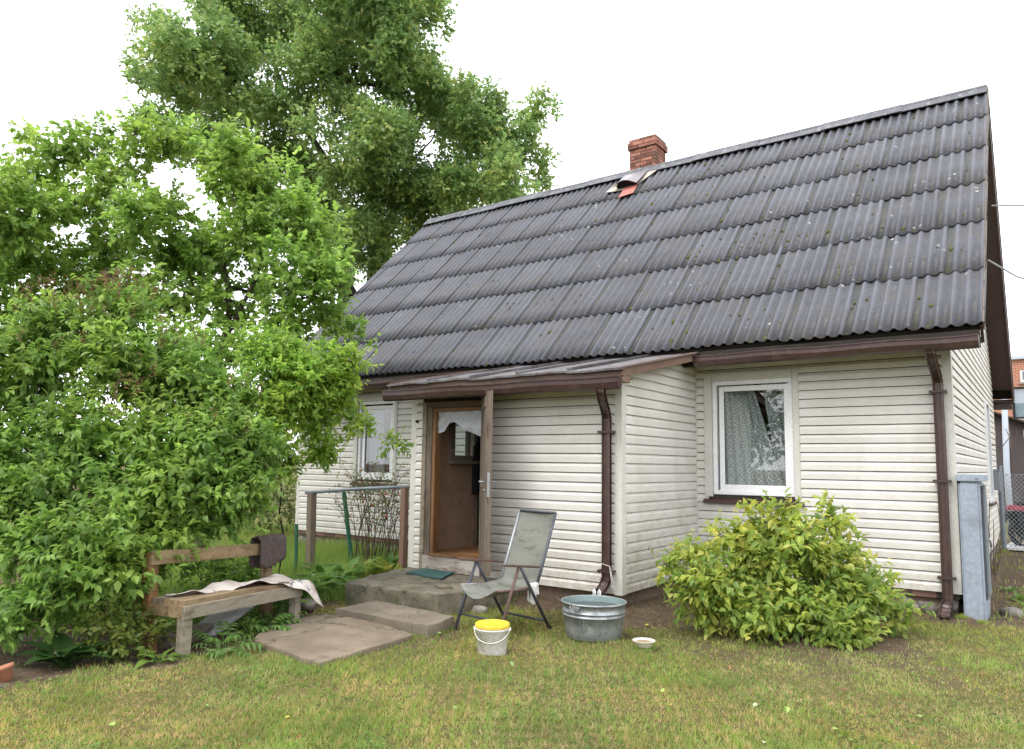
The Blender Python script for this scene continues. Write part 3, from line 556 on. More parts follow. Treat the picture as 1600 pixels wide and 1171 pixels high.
# ---------------------------------------------------------------- front windows
def window(x0, x1, z0, z1, gap, sill=True, label=None):
    """white plastic window: outer frame, opened sash, pane; cream surround and brown sill"""
    fr = G(); t_ = .052
    for a in ((x0, x0+t_, z0, z1), (x1-t_, x1, z0, z1), (x0+t_, x1-t_, z0, z0+t_), (x0+t_, x1-t_, z1-t_, z1)): fr.box(a[0], a[1], -.012, .06, a[2], a[3])
    f = fr.build('window', 'pvc', house, bevel=.004)
    s0, s1, q0, q1 = x0+t_+gap, x1-t_+.012, z0+t_-.012, z1-t_-gap*.6; sw = .062; g = G()
    for a in ((s0, s0+sw, q0, q1), (s1-sw, s1, q0, q1), (s0+sw, s1-sw, q0, q0+sw+.02), (s0+sw, s1-sw, q1-sw, q1)): g.box(a[0], a[1], -.004, .05, a[2], a[3])
    g.build('sash', 'pvc', f, bevel=.005)
    G().box(s0+sw+.001, s1-sw-.001, .02, .026, q0+sw+.021, q1-sw-.001).build('pane', 'glass', f)
    for a in ((s0+sw, s0+sw+.006, q0+sw+.02, q1-sw), (s1-sw-.006, s1-sw, q0+sw+.02, q1-sw)): G().box(a[0], a[1], .012, .019, a[2], a[3]).build('gasket', 'black', f)
    tw = .105
    for a in ((x0-tw, x0-.004, z0-.03, z1+tw), (x1+.004, x1+tw*.72, z0-.03, z1+tw), (x0-.004, x1+.004, z1+.002, z1+tw)): G().box(a[0], a[1], -.036, -.001, a[2], a[3]).build('surround', 'trim', f, bevel=.006)
    if sill: G().add([(x0-tw-.01, -.075, z0-.075), (x1+tw*.72+.03, -.075, z0-.075), (x1+tw*.72+.03, -.001, z0-.045), (x0-tw-.01, -.001, z0-.045), (x0-tw-.01, -.075, z0-.105), (x1+tw*.72+.03, -.075, z0-.105), (x1+tw*.72+.03, -.001, z0-.105), (x0-tw-.01, -.001, z0-.105)], [(0, 1, 2, 3), (7, 6, 5, 4), (4, 5, 1, 0), (5, 6, 2, 1), (7, 4, 0, 3), (6, 7, 3, 2)]).build('sill', 'brown', f)
    return f
window(*W1, .028); window(*W2, .045)
# the far narrow window of the gable, white surround
g = G(); 
for a in ((5.14, 5.2, 1.0, 2.66), (5.98, 6.04, 1.0, 2.66), (5.2, 5.98, 1.0, 1.06), (5.2, 5.98, 2.6, 2.66)): g.box(0.001, .05, a[0], a[1], a[2], a[3])
f = g.build('window', 'pvc', house, bevel=.004); G().box(-.03, -.02, 5.2, 5.98, 1.06, 2.6).build('pane', 'glass', f); G().box(.0, .08, 5.1, 6.08, .96, .998).build('sill', 'brown', f)
# ---------------------------------------------------------------- porch
def prz(y): return 2.505 + (y+2.35)*.206
DOOR = (-5.41, -4.60, .40, 2.19)
pf = backing('porch_front_wall', (0, PY, 0), (1, 0, 0), (0, -1, 0), PX0, PX1, ZP, 2.50, [DOOR], th=.10)
siding(pf, (0, PY, 0), (1, 0, 0), (0, -1, 0), (DOOR[1]+.075, PX1-.06), ZP, 22); siding(pf, (0, PY, 0), (1, 0, 0), (0, -1, 0), (PX0+.065, -5.565), ZP, 22)
g = G()
for xx, nrm in ((PX1, 1), ):
    g.add([(x, y, z) for x in (PX1-.1, PX1) for y, z in ((PY+.1, ZP), (-.002, ZP), (-.002, prz(0)-.01), (PY+.1, prz(PY)-.01))], [(3, 2, 1, 0), (4, 5, 6, 7), (0, 1, 5, 4), (1, 2, 6, 5), (2, 3, 7, 6), (3, 0, 4, 7)])
ps = g.build('porch_side_wall', 'trim', house)
def pspan(z):
    if z < prz(PY)-.05: return (0.075, 1.985)
    return (min(max(.075, (z+.03-prz(PY))/.206), 1.93), 1.985)
siding(ps, (PX1, PY, 0), (0, 1, 0), (1, 0, 0), pspan, ZP, 26)
backing('porch_far_wall', (PX0, PY, 0), (0, 1, 0), (-1, 0, 0), .1, 2.02, ZP, 2.44, [(.62, 1.03, 1.62, 2.04)], th=.10)
# porch interior: hardboard lining, floor, small window, partition
g = G()
for a, b_, c_, d_ in ((-1.92, -1.4035, .40, 2.38), (-.9935, -.0, .40, 2.38), (-1.4035, -.9935, .40, 1.62), (-1.4035, -.9935, 2.04, 2.38)): g.box(PX0+.101, PX0+.115, a, b_, c_, d_)
g.build('porch_lining', 'hardboard', house)
G().box(PX0+.101, PX1-.101, PY+.0, -.002, .33, .40).build('porch_floor', 'floor', house)
G().box(PX0+.117, PX1-.101, PY+.101, -.003, 2.36, 2.38).build('porch_ceiling', 'trim', house)
fr = G(); X_ = PX0+.116
for a in ((-1.47, -1.4, 1.55, 2.1), (-.996, -.93, 1.55, 2.1), (-1.4, -.996, 1.55, 1.62), (-1.4, -.996, 2.04, 2.1)): fr.box(X_, X_+.05, a[0], a[1], a[2], a[3])
f = fr.build('porch_window', 'greywood', house); G().box(X_-.05, X_-.045, -1.4, -.996, 1.62, 2.04).build('pane', 'glass', f); G().box(X_, X_+.11, -1.5, -.9, 1.51, 1.548).build('sill', 'greywood', f)
G().box(X_+.002, X_+.05, -.915, -.85, .40, 2.36).build('partition_post', 'oldwood', house); G().box(X_+.052, PX1-.101, -.90, -.86, .40, 2.36).build('partition', 'dark', house)
# door casing
def cas(x0, x1, y0, y1, z0, z1, mat): G().box(x0, x1, y0, y1, z0, z1).build('door_casing', mat, house, bevel=.004)
cas(-5.56, -5.495, PY-.04, PY, .225, 2.27, 'greywood'); cas(-5.493, -5.412, PY-.022, PY+.0, .225, 2.20, 'oldwood'); cas(-5.41, -5.36, PY-.012, PY+.10, .402, 2.19, 'orange_wood')
cas(-4.59, -4.53, PY-.04, PY, .225, 2.27, 'oldwood'); cas(-5.492, -4.592, PY-.04, PY, 2.202, 2.27, 'oldwood_h'); cas(-5.358, -4.602, PY-.012, PY+.09, 2.15, 2.19, 'orange_wood')
o = G().box(-5.49, -4.60, PY-.055, PY-.001, .224, .395).build('threshold', 'whitestep', house); subdivide_noise(o, 3, .004, 14)
G().box(-5.40, -4.60, PY-.07, PY+.12, .401, .425).build('door_sill', 'orange_wood', house)
# the open door leaf
Hn = Vector((-4.575, -2.075, 0)); Ed = Vector((-4.075, -2.615, 0)); dd = (Ed-Hn).normalized(); nn_ = Vector((dd.y, -dd.x, 0))
g = G(); 
def leafbox(u0, u1, n0, n1, z0, z1):
    vs = [];
    for z in (z0, z1):
        for u_, n_ in ((u0, n0), (u1, n0), (u1, n1), (u0, n1)): q = Hn+dd*u_+nn_*n_; vs.append((q.x, q.y, z))
    return vs
FB = [(3, 2, 1, 0), (4, 5, 6, 7), (0, 1, 5, 4), (1, 2, 6, 5), (2, 3, 7, 6), (3, 0, 4, 7)]
door = G().add(leafbox(0, .735, -.018, .018, .33, 2.30), FB).build('door', 'oldwood', house)
for u_, nw_ in ((.0, .1), (.635, .1)): 
    G().add(leafbox(u_, u_+nw_, .0185, .032, .33, 2.30), FB).build('door_batten', 'oldwood', door); G().add(leafbox(u_, u_+nw_, -.034, -.0185, .335, 2.31), FB).build('door_batten', 'oldwood', door)
for z in (.36, 1.25, 2.14): G().add(leafbox(.101, .634, .0185, .030, z, z+.12), FB).build('door_rail', 'oldwood', door)
for i in range(5): G().add(leafbox(.103+i*.106, .103+i*.106+.101, -.030, -.0185, .34, 2.28), FB).build('door_board', 'oldwood', door)
lk = G().add(leafbox(.7352, .739, -.014, .014, 1.16, 1.42), FB).build('lock_plate', 'galv', door)
for sgn in (-1, 1):
    q = Hn+dd*.675; a = q+nn_*sgn*.03; b_ = q+nn_*sgn*.085; z = 1.32
    G().tube([(a.x, a.y, z), (b_.x, b_.y, z)], .010, 8).tube([(b_.x, b_.y, z), tuple(b_-dd*.11)[:2]+(z,)], .010, 8).build('door_handle', 'galv', door, smooth=True)
    G().tube([(a.x, a.y, z-.09), tuple(q+nn_*sgn*.05)[:2]+(z-.09,)], .016, 8).build('lock_cylinder', 'galv', door, smooth=True)
# porch roof: tin sheets, fascia, rake boards
pr0 = G().add([(x, y, prz(y)+dz) for dz in (-.075, -.02) for y in (-2.33, -.02) for x in (PX0-.08, -2.625)], [(0, 2, 3, 1), (4, 5, 7, 6), (0, 1, 5, 4), (2, 6, 7, 3), (0, 4, 6, 2), (1, 3, 7, 5)]).build('porch_roof', 'dark', house)
xs = np.linspace(PX0-.12, -2.585, 6)
for i in range(5):
    a, b_ = xs[i]-.01, xs[i+1]+.02; l0, l1 = .004+.008*(i % 2), .004+.008*((i+1) % 2); n = 5; g = G(); sk = .05
    vs = []; y_ = [-2.385-random.uniform(0, .015), -1.7, -1.1, -.5, -.22]
    for y in y_:
        for j in range(4):
            x = a+(b_-a)*j/3 + sk*(y+1.3)*0; vs.append((x, y, prz(y)-.016+l0+.006*math.sin(x*9+y*5)))
    fs = [(r_*4+j, r_*4+j+1, r_*4+j+5, r_*4+j+4) for r_ in range(4) for j in range(3)]
    k = len(vs); vs += [(v[0], v[1]+.002, v[2]-.022) for v in vs[:4]]; fs += [(j, k+j, k+j+1, j+1) for j in range(3)]
    g.add(vs, fs).build('tin_sheet', 'porch_metal', pr0)
    if i: G().beam((xs[i], -2.39, prz(-2.39)+.008), (xs[i], -.25, prz(-.25)+.008), .012, .028).build('tin_seam', 'porch_metal', pr0)
G().box(PX0-.10, -2.63, -2.352, -2.33, 2.375, 2.478).build('porch_fascia', 'oldwood_h', house)
G().box(PX0-.10, -2.63, -2.328, PY-.045, 2.395, 2.405).build('porch_soffit', 'oldwood_h', house)
for xr in (-2.628, PX0-.13):
    G().add([(x, y, prz(y)+dz) for dz in (-.105, .0) for y in (-2.36, -.30) for x in (xr, xr+.028)], [(0, 2, 3, 1), (4, 5, 7, 6), (0, 1, 5, 4), (2, 6, 7, 3), (0, 4, 6, 2), (1, 3, 7, 5)]).build('rake_board', 'rake', house)
G().box(-2.66, -2.598, -2.36, -2.22, 2.345, 2.41).build('rafter_end', 'rake', house)
# ---------------------------------------------------------------- chimney
CX0, CX1, CY0, CY1 = -5.78, -5.21, 4.12, 4.62
ch = G().box(CX0+.02, CX1-.02, CY0+.02, CY1-.02, 6.6, 7.90).build('chimney', 'mortar', house)
bk = G().box(-.5, .5, -.5, .5, -.5, .5).mesh('brick'); bk.materials.append(MT['brick'])
def course(z, x0, x1, y0, y1, off):
    for (a, b_, fixed, ax, sgn) in ((x0, x1, y0, 0, -1), (x0, x1, y1, 0, 1), (y0, y1, x0, 1, -1), (y0, y1, x1, 1, 1)):
        u_ = a; first = True; lo = a if ax == 0 else a+.115; hi = b_ if ax == 0 else b_-.115; u_ = lo
        while u_ < hi-.02:
            l_ = .12 if (first and off) else .245; first = False; e = min(u_+l_, hi)
            if hi-e < .05: e = hi
            o = link('brick', bk, None, ch); j = random.uniform(-.004, .004); mid = (u_+e)/2
            if ax == 0: o.location = (mid, fixed-sgn*.055+j, z+.033); o.scale = (e-u_-.010, .11, .062)
            else: o.location = (fixed-sgn*.055+j, mid, z+.033); o.scale = (.11, e-u_-.010, .062)
            o.rotation_euler = (0, 0, random.uniform(-.015, .015)); u_ = e
for k in range(12): z = 7.02+k*.072; course(z, CX0, CX1, CY0, CY1, k % 2)
course(7.02+12*.072, CX0-.035, CX1+.035, CY0-.035, CY1+.035, 0); course(7.02+13*.072, CX0-.035, CX1+.035, CY0-.035, CY1+.035, 1); 
course(7.02+14*.072, CX0-.01, CX1+.01, CY0-.01, CY1+.01, 0)
# roof vent with flashings just below the ridge
def RQ(x, s, n): return RP(x, s, n)
def sof(y): return (y+.42)/ca
g = G(); fl = [(-5.93, 5.42), (-5.60, 5.36), (-5.30, 5.40), (-5.02, 5.98), (-5.22, 6.02), (-5.72, 6.05)]
g.add([RQ(x, s, .052) for x, s in fl]+[RQ(x, s, .060) for x, s in fl], [(5, 4, 3, 2, 1, 0), (6, 7, 8, 9, 10, 11)]+[(i, (i+1) % 6, 6+(i+1) % 6, 6+i) for i in range(6)]); g.build('vent_flashing', 'flash', roof)
g = G().add([RQ(x, s, n) for n in (.061, .068) for x, s in ((-5.50, 5.02), (-5.22, 5.10), (-5.25, 5.48), (-5.52, 5.42))], [(3, 2, 1, 0), (4, 5, 6, 7)]+[(i, (i+1) % 4, 4+(i+1) % 4, 4+i) for i in range(4)]); g.build('red_patch', 'redsheet', roof)
g = G(); vs = []; n = 8
for i in range(n+1):
    a = i/n; x = -5.68+.42*a; h = .10+.10*math.sin(math.pi*a); vs += [RQ(x, 5.46, .06), RQ(x, 5.44, h+.03), RQ(x, 6.0, .075)]
g.add(vs, [(3*i, 3*i+3, 3*i+4, 3*i+1) for i in range(n)]); g.build('vent_opening', 'black', roof)
g = G(); vs = []
for i in range(n+1):
    a = i/n; x = -5.72+.50*a; h = .115+.105*math.sin(math.pi*a); vs += [RQ(x, 5.36, h+.03), RQ(x, 6.03, .08), RQ(x, 5.36, h+.015)]
g.add(vs, [(3*i, 3*i+3, 3*i+4, 3*i+1) for i in range(n)]+[(3*i, 3*i+2, 3*i+5, 3*i+3) for i in range(n)]+[(3*i+2, 3*i+1, 3*i+4, 3*i+5) for i in range(n)]); g.build('vent_hood', 'greysheet', roof)
# curtains
def curtain(name, lab, x_top, x_bot, y0, z0, z1, folds, mat='lace', amp=.022):
    """hanging cloth; x_top, x_bot: (left, right) edges at the rod and at the bottom"""
    nx, nz = 60, 20; vs = []; fs = []
    for j in range(nz+1):
        t_ = j/nz; z = z1+(z0-z1)*t_
        for i in range(nx+1):
            u_ = i/nx; xl = x_top[0]+(x_bot[0]-x_top[0])*t_; xr = x_top[1]+(x_bot[1]-x_top[1])*t_
            vs.append((xl+(xr-xl)*u_, y0+amp*math.sin(u_*folds*6.283+math.sin(t_*2)*.6)*(1.1-.2*t_), z))
    for j in range(nz):
        for i in range(nx): k = j*(nx+1)+i; fs.append((k, k+nx+1, k+nx+2, k+1))
    o = G().add(vs, fs).build(name, mat, None, smooth=True); return tag(o, lab, 'curtain')
curtain('lace_curtain', 'patterned white lace curtain sweeping down behind the right front window', (-2.50, -2.12), (-2.50, -1.72), .14, 1.1, 2.56, 6)
curtain('lace_curtain', 'narrow lace curtain on the right side of the right front window', (-2.02, -1.55), (-1.80, -1.55), .19, 1.1, 2.56, 5)
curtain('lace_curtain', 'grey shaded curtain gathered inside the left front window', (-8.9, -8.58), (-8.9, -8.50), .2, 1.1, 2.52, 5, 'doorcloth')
# swag of white cloth in the doorway
vs = []; fs = []; nx, nz = 40, 10
for j in range(nz+1):
    for i in range(nx+1):
        u_ = i/nx; drop = np.interp(u_, [0, .12, .3, .36, .6, 1], [.26, .24, .13, .13, .24, .34]) + .010*abs(math.sin(u_*34))*(u_ < .33)
        t_ = j/nz; vs.append((-5.355+u_*.75, PY+.03+.012*math.sin(u_*22+t_*5)+.02*math.sin(t_*9+u_*6)*t_, 2.148-drop*t_))
for j in range(nz):
    for i in range(nx): k = j*(nx+1)+i; fs.append((k, k+nx+1, k+nx+2, k+1))
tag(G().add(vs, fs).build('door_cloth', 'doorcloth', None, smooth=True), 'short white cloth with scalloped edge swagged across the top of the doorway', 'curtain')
g = G(); g.poly([(-5.57, -1.06), (-5.52, -1.07), (-5.50, -.98), (-5.53, -.94), (-5.57, -.98)], 1.1, 1.75, .01, .01); g.tube([(-5.52, -1.03, 1.74), (-5.50, -1.0, 1.86), (-5.54, -.97, 1.9)], [.03, .02, .012], 7)
tag(g.build('dark_coat', 'black', None, bevel=.01), 'dark coat hanging inside the doorway beside the little porch window', 'coat')
tag(G().tube([(-5.655, PY-.022, 2.03), (-5.655, PY-.06, 2.03), (-5.63, PY-.07, 2.045)], .007, 6).tube([(-5.655, PY-.02, 2.03), (-5.655, PY-.03, 2.03)], .02, 10).build('wall_hook', 'black', None), 'small metal hook screwed to the siding left of the doorway', 'hook')
# ================================================================ STEPS AND SLABS
def slab(name, label, cat, pts, z0, z1, mat, amp=.012, cuts=4, seed=0, jit=.016):
    c = Vector((sum(p[0] for p in pts)/len(pts), sum(p[1] for p in pts)/len(pts), 0)); pp_ = []
    for a, b_ in zip(pts, pts[1:]+pts[:1]):
        for k in range(4): q = Vector(a).lerp(Vector(b_), k/4); pp_.append((q.x+random.uniform(-jit, jit), q.y+random.uniform(-jit, jit)))
    bm = bmesh.new(); lo = [bm.verts.new((x-c.x, y-c.y, z0)) for x, y in pp_]; md = [bm.verts.new((x-c.x, y-c.y, z1-.008)) for x, y in pp_]
    hi = [bm.verts.new(((x-c.x)*.994, (y-c.y)*.994, z1)) for x, y in pp_]; n = len(pp_)
    for A, B in ((lo, md), (md, hi)):
        for i in range(n): bm.faces.new((A[i], A[(i+1) % n], B[(i+1) % n], B[i]))
    f = bm.faces.new(hi); bmesh.ops.triangulate(bm, faces=[f]); bmesh.ops.subdivide_edges(bm, edges=bm.edges[:], cuts=cuts, use_grid_fill=True)
    for v in bm.verts:
        p_ = v.co*4+Vector((seed*7, 0, 0)); d = noise.noise_vector(p_)*amp + noise.noise_vector(p_*4)*amp*.6+noise.noise_vector(p_*13)*amp*.3; v.co += Vector((d.x, d.y, d.z*.5))
    me = bpy.data.meshes.new(name); bm.to_mesh(me); bm.free(); me.shade_smooth()
    try: me.set_sharp_from_angle(angle=R(28))
    except Exception: pass
    o = link(name, me, mat, None, c); return tag(o, label, cat)
slab('concrete_landing', 'broken edged grey concrete landing in front of the porch door', 'doorstep', [(-5.40, -3.38), (-4.78, -3.36), (-4.20, -3.26), (-4.02, -2.95), (-3.98, -2.55), (-4.05, -2.07), (-5.70, -2.07), (-5.72, -2.30)], -.05, .222, 'concrete_step', .018, 4, 1, .02)
slab('concrete_step', 'low concrete step slab between the landing and the flat slab', 'step', [(-4.87, -3.97), (-3.66, -3.99), (-3.74, -3.52), (-4.88, -3.42)], -.05, .105, 'concrete', .012, 3, 2)
slab('concrete_slab', 'flat worn brown concrete paving slab at the foot of the steps', 'paving slab', [(-4.62, -5.06), (-3.63, -5.19), (-3.70, -4.10), (-4.02, -4.02), (-4.70, -3.86), (-5.03, -4.04), (-5.0, -4.63)], -.05, .045, 'concrete_slab', .008, 4, 3)
o = G().poly([(-5.36, -2.50), (-4.75, -2.55), (-4.95, -2.11), (-5.44, -2.11)], .228, .243, 0, .0).build('doormat', 'greenmat', None); subdivide_noise(o, 5, .006, 6); tag(o, 'flat dark green doormat on the landing', 'doormat')
for i, (x, y, z, r_, l) in enumerate([(-5.40, -3.86, .06, .10, 'pale square stone beside the right leg of the bench'), (-3.95, -2.9, .04, .09, 'mossy lump of rubble beside the landing behind the chair'), (.42, .55, .03, .11, 'pale flat stone behind the grey cabinet'), (.62, .72, .03, .10, 'rounded grey stone furthest right behind the grey cabinet')]):
    me = rock(r_, 40+i, (1, .8, .62)); o = link('rock', me, None, None, (x, y, z)); tag(o, l, 'stone')
tag(G().poly([(-4.50, -2.98), (-4.36, -3.05), (-4.28, -2.92), (-4.44, -2.86)], .222, .25, .008, .01).build('slab_fragment', 'concrete', None, bevel=.006), 'small broken concrete piece lying on the landing near the chair', 'stone')
# ================================================================ BENCH
BL, BR = Vector((-4.68, -5.62, 0)), Vector((-5.006, -4.324, 0)); bd = (BR-BL).normalized(); bb_ = Vector((-bd.y, bd.x, 0)); BLEN = (BR-BL).length
if bb_.x > 0: bb_ = -bb_
bench = thing('bench', 'weathered plank bench with an orange brown back rail beside the hedge', 'bench', tuple((BL+BR)/2))
bo = tuple((BL+BR)/2)
def BP(u_, v_, z): q = BL+bd*u_+bb_*v_; return (q.x, q.y, z)
def bpart(name, mat, a, b_, w_, h_, upv=(0, 0, 1), cuts=2, amp=.004):
    o = G().beam(BP(*a), BP(*b_), w_, h_, upv).build(name, mat, bench, off=bo); subdivide_noise(o, cuts, amp, 11, random.random()*50); return o
bpart('leg', 'greywood', (.0, .02, -.03), (.0, .02, .305), .085, .07, tuple(bb_)); bpart('leg', 'greywood', (BLEN, .02, -.03), (BLEN, .02, .27), .085, .07, tuple(bb_))
bpart('leg', 'orange_wood', (-.02, .34, -.03), (-.02, .39, .77), .09, .07, tuple(bb_)); bpart('leg', 'bench_orange', (BLEN+.0, .34, -.03), (BLEN+.0, .38, .70), .09, .07, tuple(bb_))
bpart('front_rail', 'greywood', (-.06, -.025, .345), (BLEN+.03, -.025, .305), .03, .10); bpart('seat_plank', 'bench_orange', (-.03, .06, .408), (BLEN+.02, .06, .372), .13, .04, amp=.008, cuts=4)
bpart('seat_plank', 'bench_orange', (-.03, .175, .41), (BLEN+.02, .175, .374), .09, .035); bpart('seat_plank', 'greywood', (-.04, .27, .412), (BLEN+.02, .27, .376), .09, .035)
bpart('side_rail', 'bench_orange', (-.035, .0, .345), (-.035, .33, .35), .03, .09); bpart('side_rail', 'greywood', (BLEN+.035, .03, .31), (BLEN+.035, .33, .315), .03, .07)
bpart('back_rail', 'bench_orange', (-.06, .345, .735), (BLEN+.05, .335, .675), .035, .105)
# old printed cloth over the seat
def sheet(name, label, cat, mat, nu, nv, fn, thick=.003):
    vs = [fn(i/nu, j/nv) for j in range(nv+1) for i in range(nu+1)]; fs = [(j*(nu+1)+i, j*(nu+1)+i+1, (j+1)*(nu+1)+i+1, (j+1)*(nu+1)+i) for j in range(nv) for i in range(nu)]
    o = G().add(vs, fs).build(name, mat, None, smooth=True); m_ = o.modifiers.new('thickness', 'SOLIDIFY'); m_.thickness = thick; return tag(o, label, cat)
def cl(u_, v_):
    s = .06+u_*(BLEN+.13); lo = np.interp(u_, [0, .25, .5, .7, .85, 1], [.16, .12, .05, -.04, -.12, -.17]); hi = .31
    v = lo+(hi-lo)*v_; ztop = .442-.028*u_ + .018*math.sin(s*9+v*6)+.013*math.sin(v*21-s*7)+.008*math.sin(s*31+v*9)
    if v < -.03: ztop -= (-.03-v)*1.1
    if s > BLEN-.0: ztop -= (s-BLEN)*.45+(s-BLEN)*max(0, .25-v_)*.9
    return BP(s, v, ztop)
sheet('oilcloth', 'crumpled floral printed oilcloth lying over the bench seat', 'cloth', 'oilcloth', 34, 14, cl)
def shag(u_, v_):
    s = BLEN-.20+u_*.36; v = v_*2-1
    rr = .055; a = v*1.9; q = (.34+ (math.sin(a)*rr if abs(a) < 1.57 else math.copysign(rr, a)), 0); z = .735+ (math.cos(a)*rr if abs(a) < 1.57 else 0) - max(0, abs(v)-.6)*.50*(1+.15*math.sin(u_*5)) + .02*(u_ > .4)*(abs(v) > .9)*math.sin(u_*40) + .006*math.sin(u_*23+v*11)
    return BP(s, .34-(q[0]-.34), z)
o = sheet('shaggy_mat', 'dark brown shaggy mat hung over the right end of the bench back', 'mat', 'feltmat', 24, 24, shag, .015)
tex = bpy.data.textures.new('fuzz', 'CLOUDS'); tex.noise_scale = .012; dm = o.modifiers.new('fuzz', 'DISPLACE'); dm.texture = tex; dm.strength = .012
o = G().beam(BP(.45, .30, .05), BP(1.05, .36, .22), .30, .012, (0, 0, 1)).build('board_scrap', 'greysheet', None); subdivide_noise(o, 4, .02, 5); tag(o, 'bent grey sheet scrap stored under the bench', 'scrap')
o = G().beam(BP(.12, .32, .05), BP(.62, .38, .05), .12, .12).build('kerb_stone', 'concrete', None); subdivide_noise(o, 3, .012, 8); tag(o, 'grey concrete block lying under the left half of the bench', 'stone')
# ================================================================ GARDEN CHAIR
CH_O = Vector((-3.36, -3.30, 0)); chair = thing('garden_chair', 'reclining garden chair with worn grey mesh sling and dark tubular frame', 'chair', tuple(CH_O), R(-8))
def ct(name, mat, pts, r_, par=chair, n=8): return G().tube(pts, r_, n).build(name, mat, par, smooth=True)
gzc = .005
for sx, m1 in ((-1, 'chair_frame'), (1, 'chair_rust')):
    x = sx*.275
    ct('leg', m1, [(x, -.08, .60), (x, -.17, .40), (x, -.335, gzc)], .0145); ct('leg', 'chair_frame', [(x+sx*.01, -.07, .60), (x+sx*.01, .05, .42), (x+sx*.01, .335, gzc)], .0145)
    for y in (-.335, .335): G().lathe([(.0, 0), (.019, 0), (.019, .03), (.0, .03)], (x+(sx*.01 if y > 0 else 0), y, 0), 10).build('foot_cap', 'black', chair)
    g = G().beam((x, -.30, .632), (x, .20, .575), .045, .02); o = g.build('armrest', 'chair_rust', chair, bevel=.008)
    ct('seat_rail', 'galv' if sx < 0 else 'chair_rust', [(sx*.235, -.31, .405), (sx*.235, .0, .385), (sx*.235, .21, .40)], .012)
    ct('back_rail', 'chair_frame' if sx > 0 else 'galv', [(sx*.235, .20, .39), (sx*.235, .30, .62), (sx*.235, .47, 1.055)], .0135)
ct('stretcher', 'chair_frame', [(-.28, .27, .085), (.28, .27, .085)], .011); ct('stretcher', 'chair_frame', [(-.275, -.27, .14), (.275, -.27, .14)], .010)
ct('top_rail', 'chair_frame', [(-.235, .47, 1.055), (.235, .47, 1.055)], .0125)
def sl(u_, v_):
    x = -.228+.456*u_; sag = math.sin(math.pi*u_)
    if v_ < .42:
        t_ = v_/.42; y = -.32+.52*t_; z = .41-.015*math.sin(t_*3.1)-sag*(.055*(1-t_)+.04); y -= sag*.035*(1-t_)
    else:
        t_ = (v_-.42)/.58; y = .20+.27*t_+.01; z = .395+.665*t_; y += sag*.035*(1-t_)+.012*sag
    return (x, y-.004, z+.006)
vs = [sl(i/16, j/34) for j in range(35) for i in range(17)]; fs = [(j*17+i, j*17+i+1, (j+1)*17+i+1, (j+1)*17+i) for j in range(34) for i in range(16)]
o = G().add(vs, fs).build('sling', 'sling', chair, smooth=True); m_ = o.modifiers.new('thickness', 'SOLIDIFY'); m_.thickness = .004
def rg(u_, v_):
    a = CH_O+Matrix.Rotation(R(-8), 3, 'Z') @ Vector((.235, .10+.11*u_, .42)); d = (v_-.5)*2; drop = max(0, abs(d)-.15)*.17
    w_ = Matrix.Rotation(R(-8), 3, 'Z') @ Vector((math.copysign(min(abs(d), .25), d)*.09+.02*math.sin(u_*9+v_*4)*abs(d), 0, 0)); return tuple(a+w_+Vector((0, 0, .008-drop*(1+.3*math.sin(u_*5)))))
sheet('rag', 'off white rag hanging over the right seat rail of the garden chair', 'cloth', 'rag', 10, 16, rg)
# ================================================================ BUCKET, TUB, DISH, POT
bk_ = thing('bucket', 'white plastic bucket with yellow lid standing on the lawn', 'bucket', (-2.87, -4.10, .012))
G().lathe([(0, .0), (.108, .0), (.112, .004), (.130, .195), (.135, .196), (.135, .206), (.131, .207), (.131, .222), (.136, .223), (.136, .232), (0, .232)], n=40).build('body', 'bucket', bk_, smooth=False).data.shade_smooth()
G().lathe([(.1375, .213), (.1385, .236), (.134, .243), (.124, .240), (.122, .236), (.06, .237), (0, .238)], n=40).build('lid', 'lid', bk_).data.shade_smooth()
ag = R(-60)
hp = []
for i in range(21): a = math.pi*i/20; v = Vector((.139*math.cos(a), -.139*math.sin(a)-.004, .20-.085*math.sin(a))); hp.append(tuple(Matrix.Rotation(R(28), 3, 'Z') @ v))
G().tube(hp, .0032, 6).build('handle', 'bucket', bk_, smooth=True)
for i in (0, 20): q = Vector(hp[i]); G().lathe([(.0, -.012), (.012, -.012), (.012, .012), (0, .012)], tuple(q), 10).build('handle_lug', 'bucket', bk_)
o = G().lathe([(0, 0), (.155, 0), (.15, .01), (0, .012)], (-2.87, -4.10, 0), 24).build('base_board', 'soil', None); tag(o, 'flat brown disc of trodden board beneath the white bucket', 'board')
tub = thing('wash_tub', 'round galvanised tub full of dark water under the porch downpipe', 'tub', (-2.56, -3.02, .0), R(20))
G().lathe([(0, .003), (.225, .003), (.232, .012), (.246, .10), (.258, .195), (.266, .197), (.266, .205), (.259, .208), (.2615, .228), (.2695, .230), (.2695, .238), (.2625, .241), (.272, .30), (.279, .300), (.284, .306), (.284, .314), (.277, .318), (.270, .315), (.255, .20), (.25, .18)], n=56, sx=1.03, sy=.97).build('body', 'galv', tub).data.shade_smooth()
G().lathe([(.2665, .3145), (.250, .20), (.248, .18)], n=48, sx=1.03, sy=.97).build('lining', 'tubgreen', tub).data.shade_smooth()
G().lathe([(.2575, .262), (.12, .262), (0, .262)], n=48, sx=1.03, sy=.97).build('water', 'water', tub)
for a in (R(-100), R(10)): G().tube([(r_*math.cos(a)*1.03, r_*math.sin(a)*.97, z) for r_, z in ((.232, .012), (.247, .10), (.259, .195))], .004, 5).build('seam', 'galv', tub)
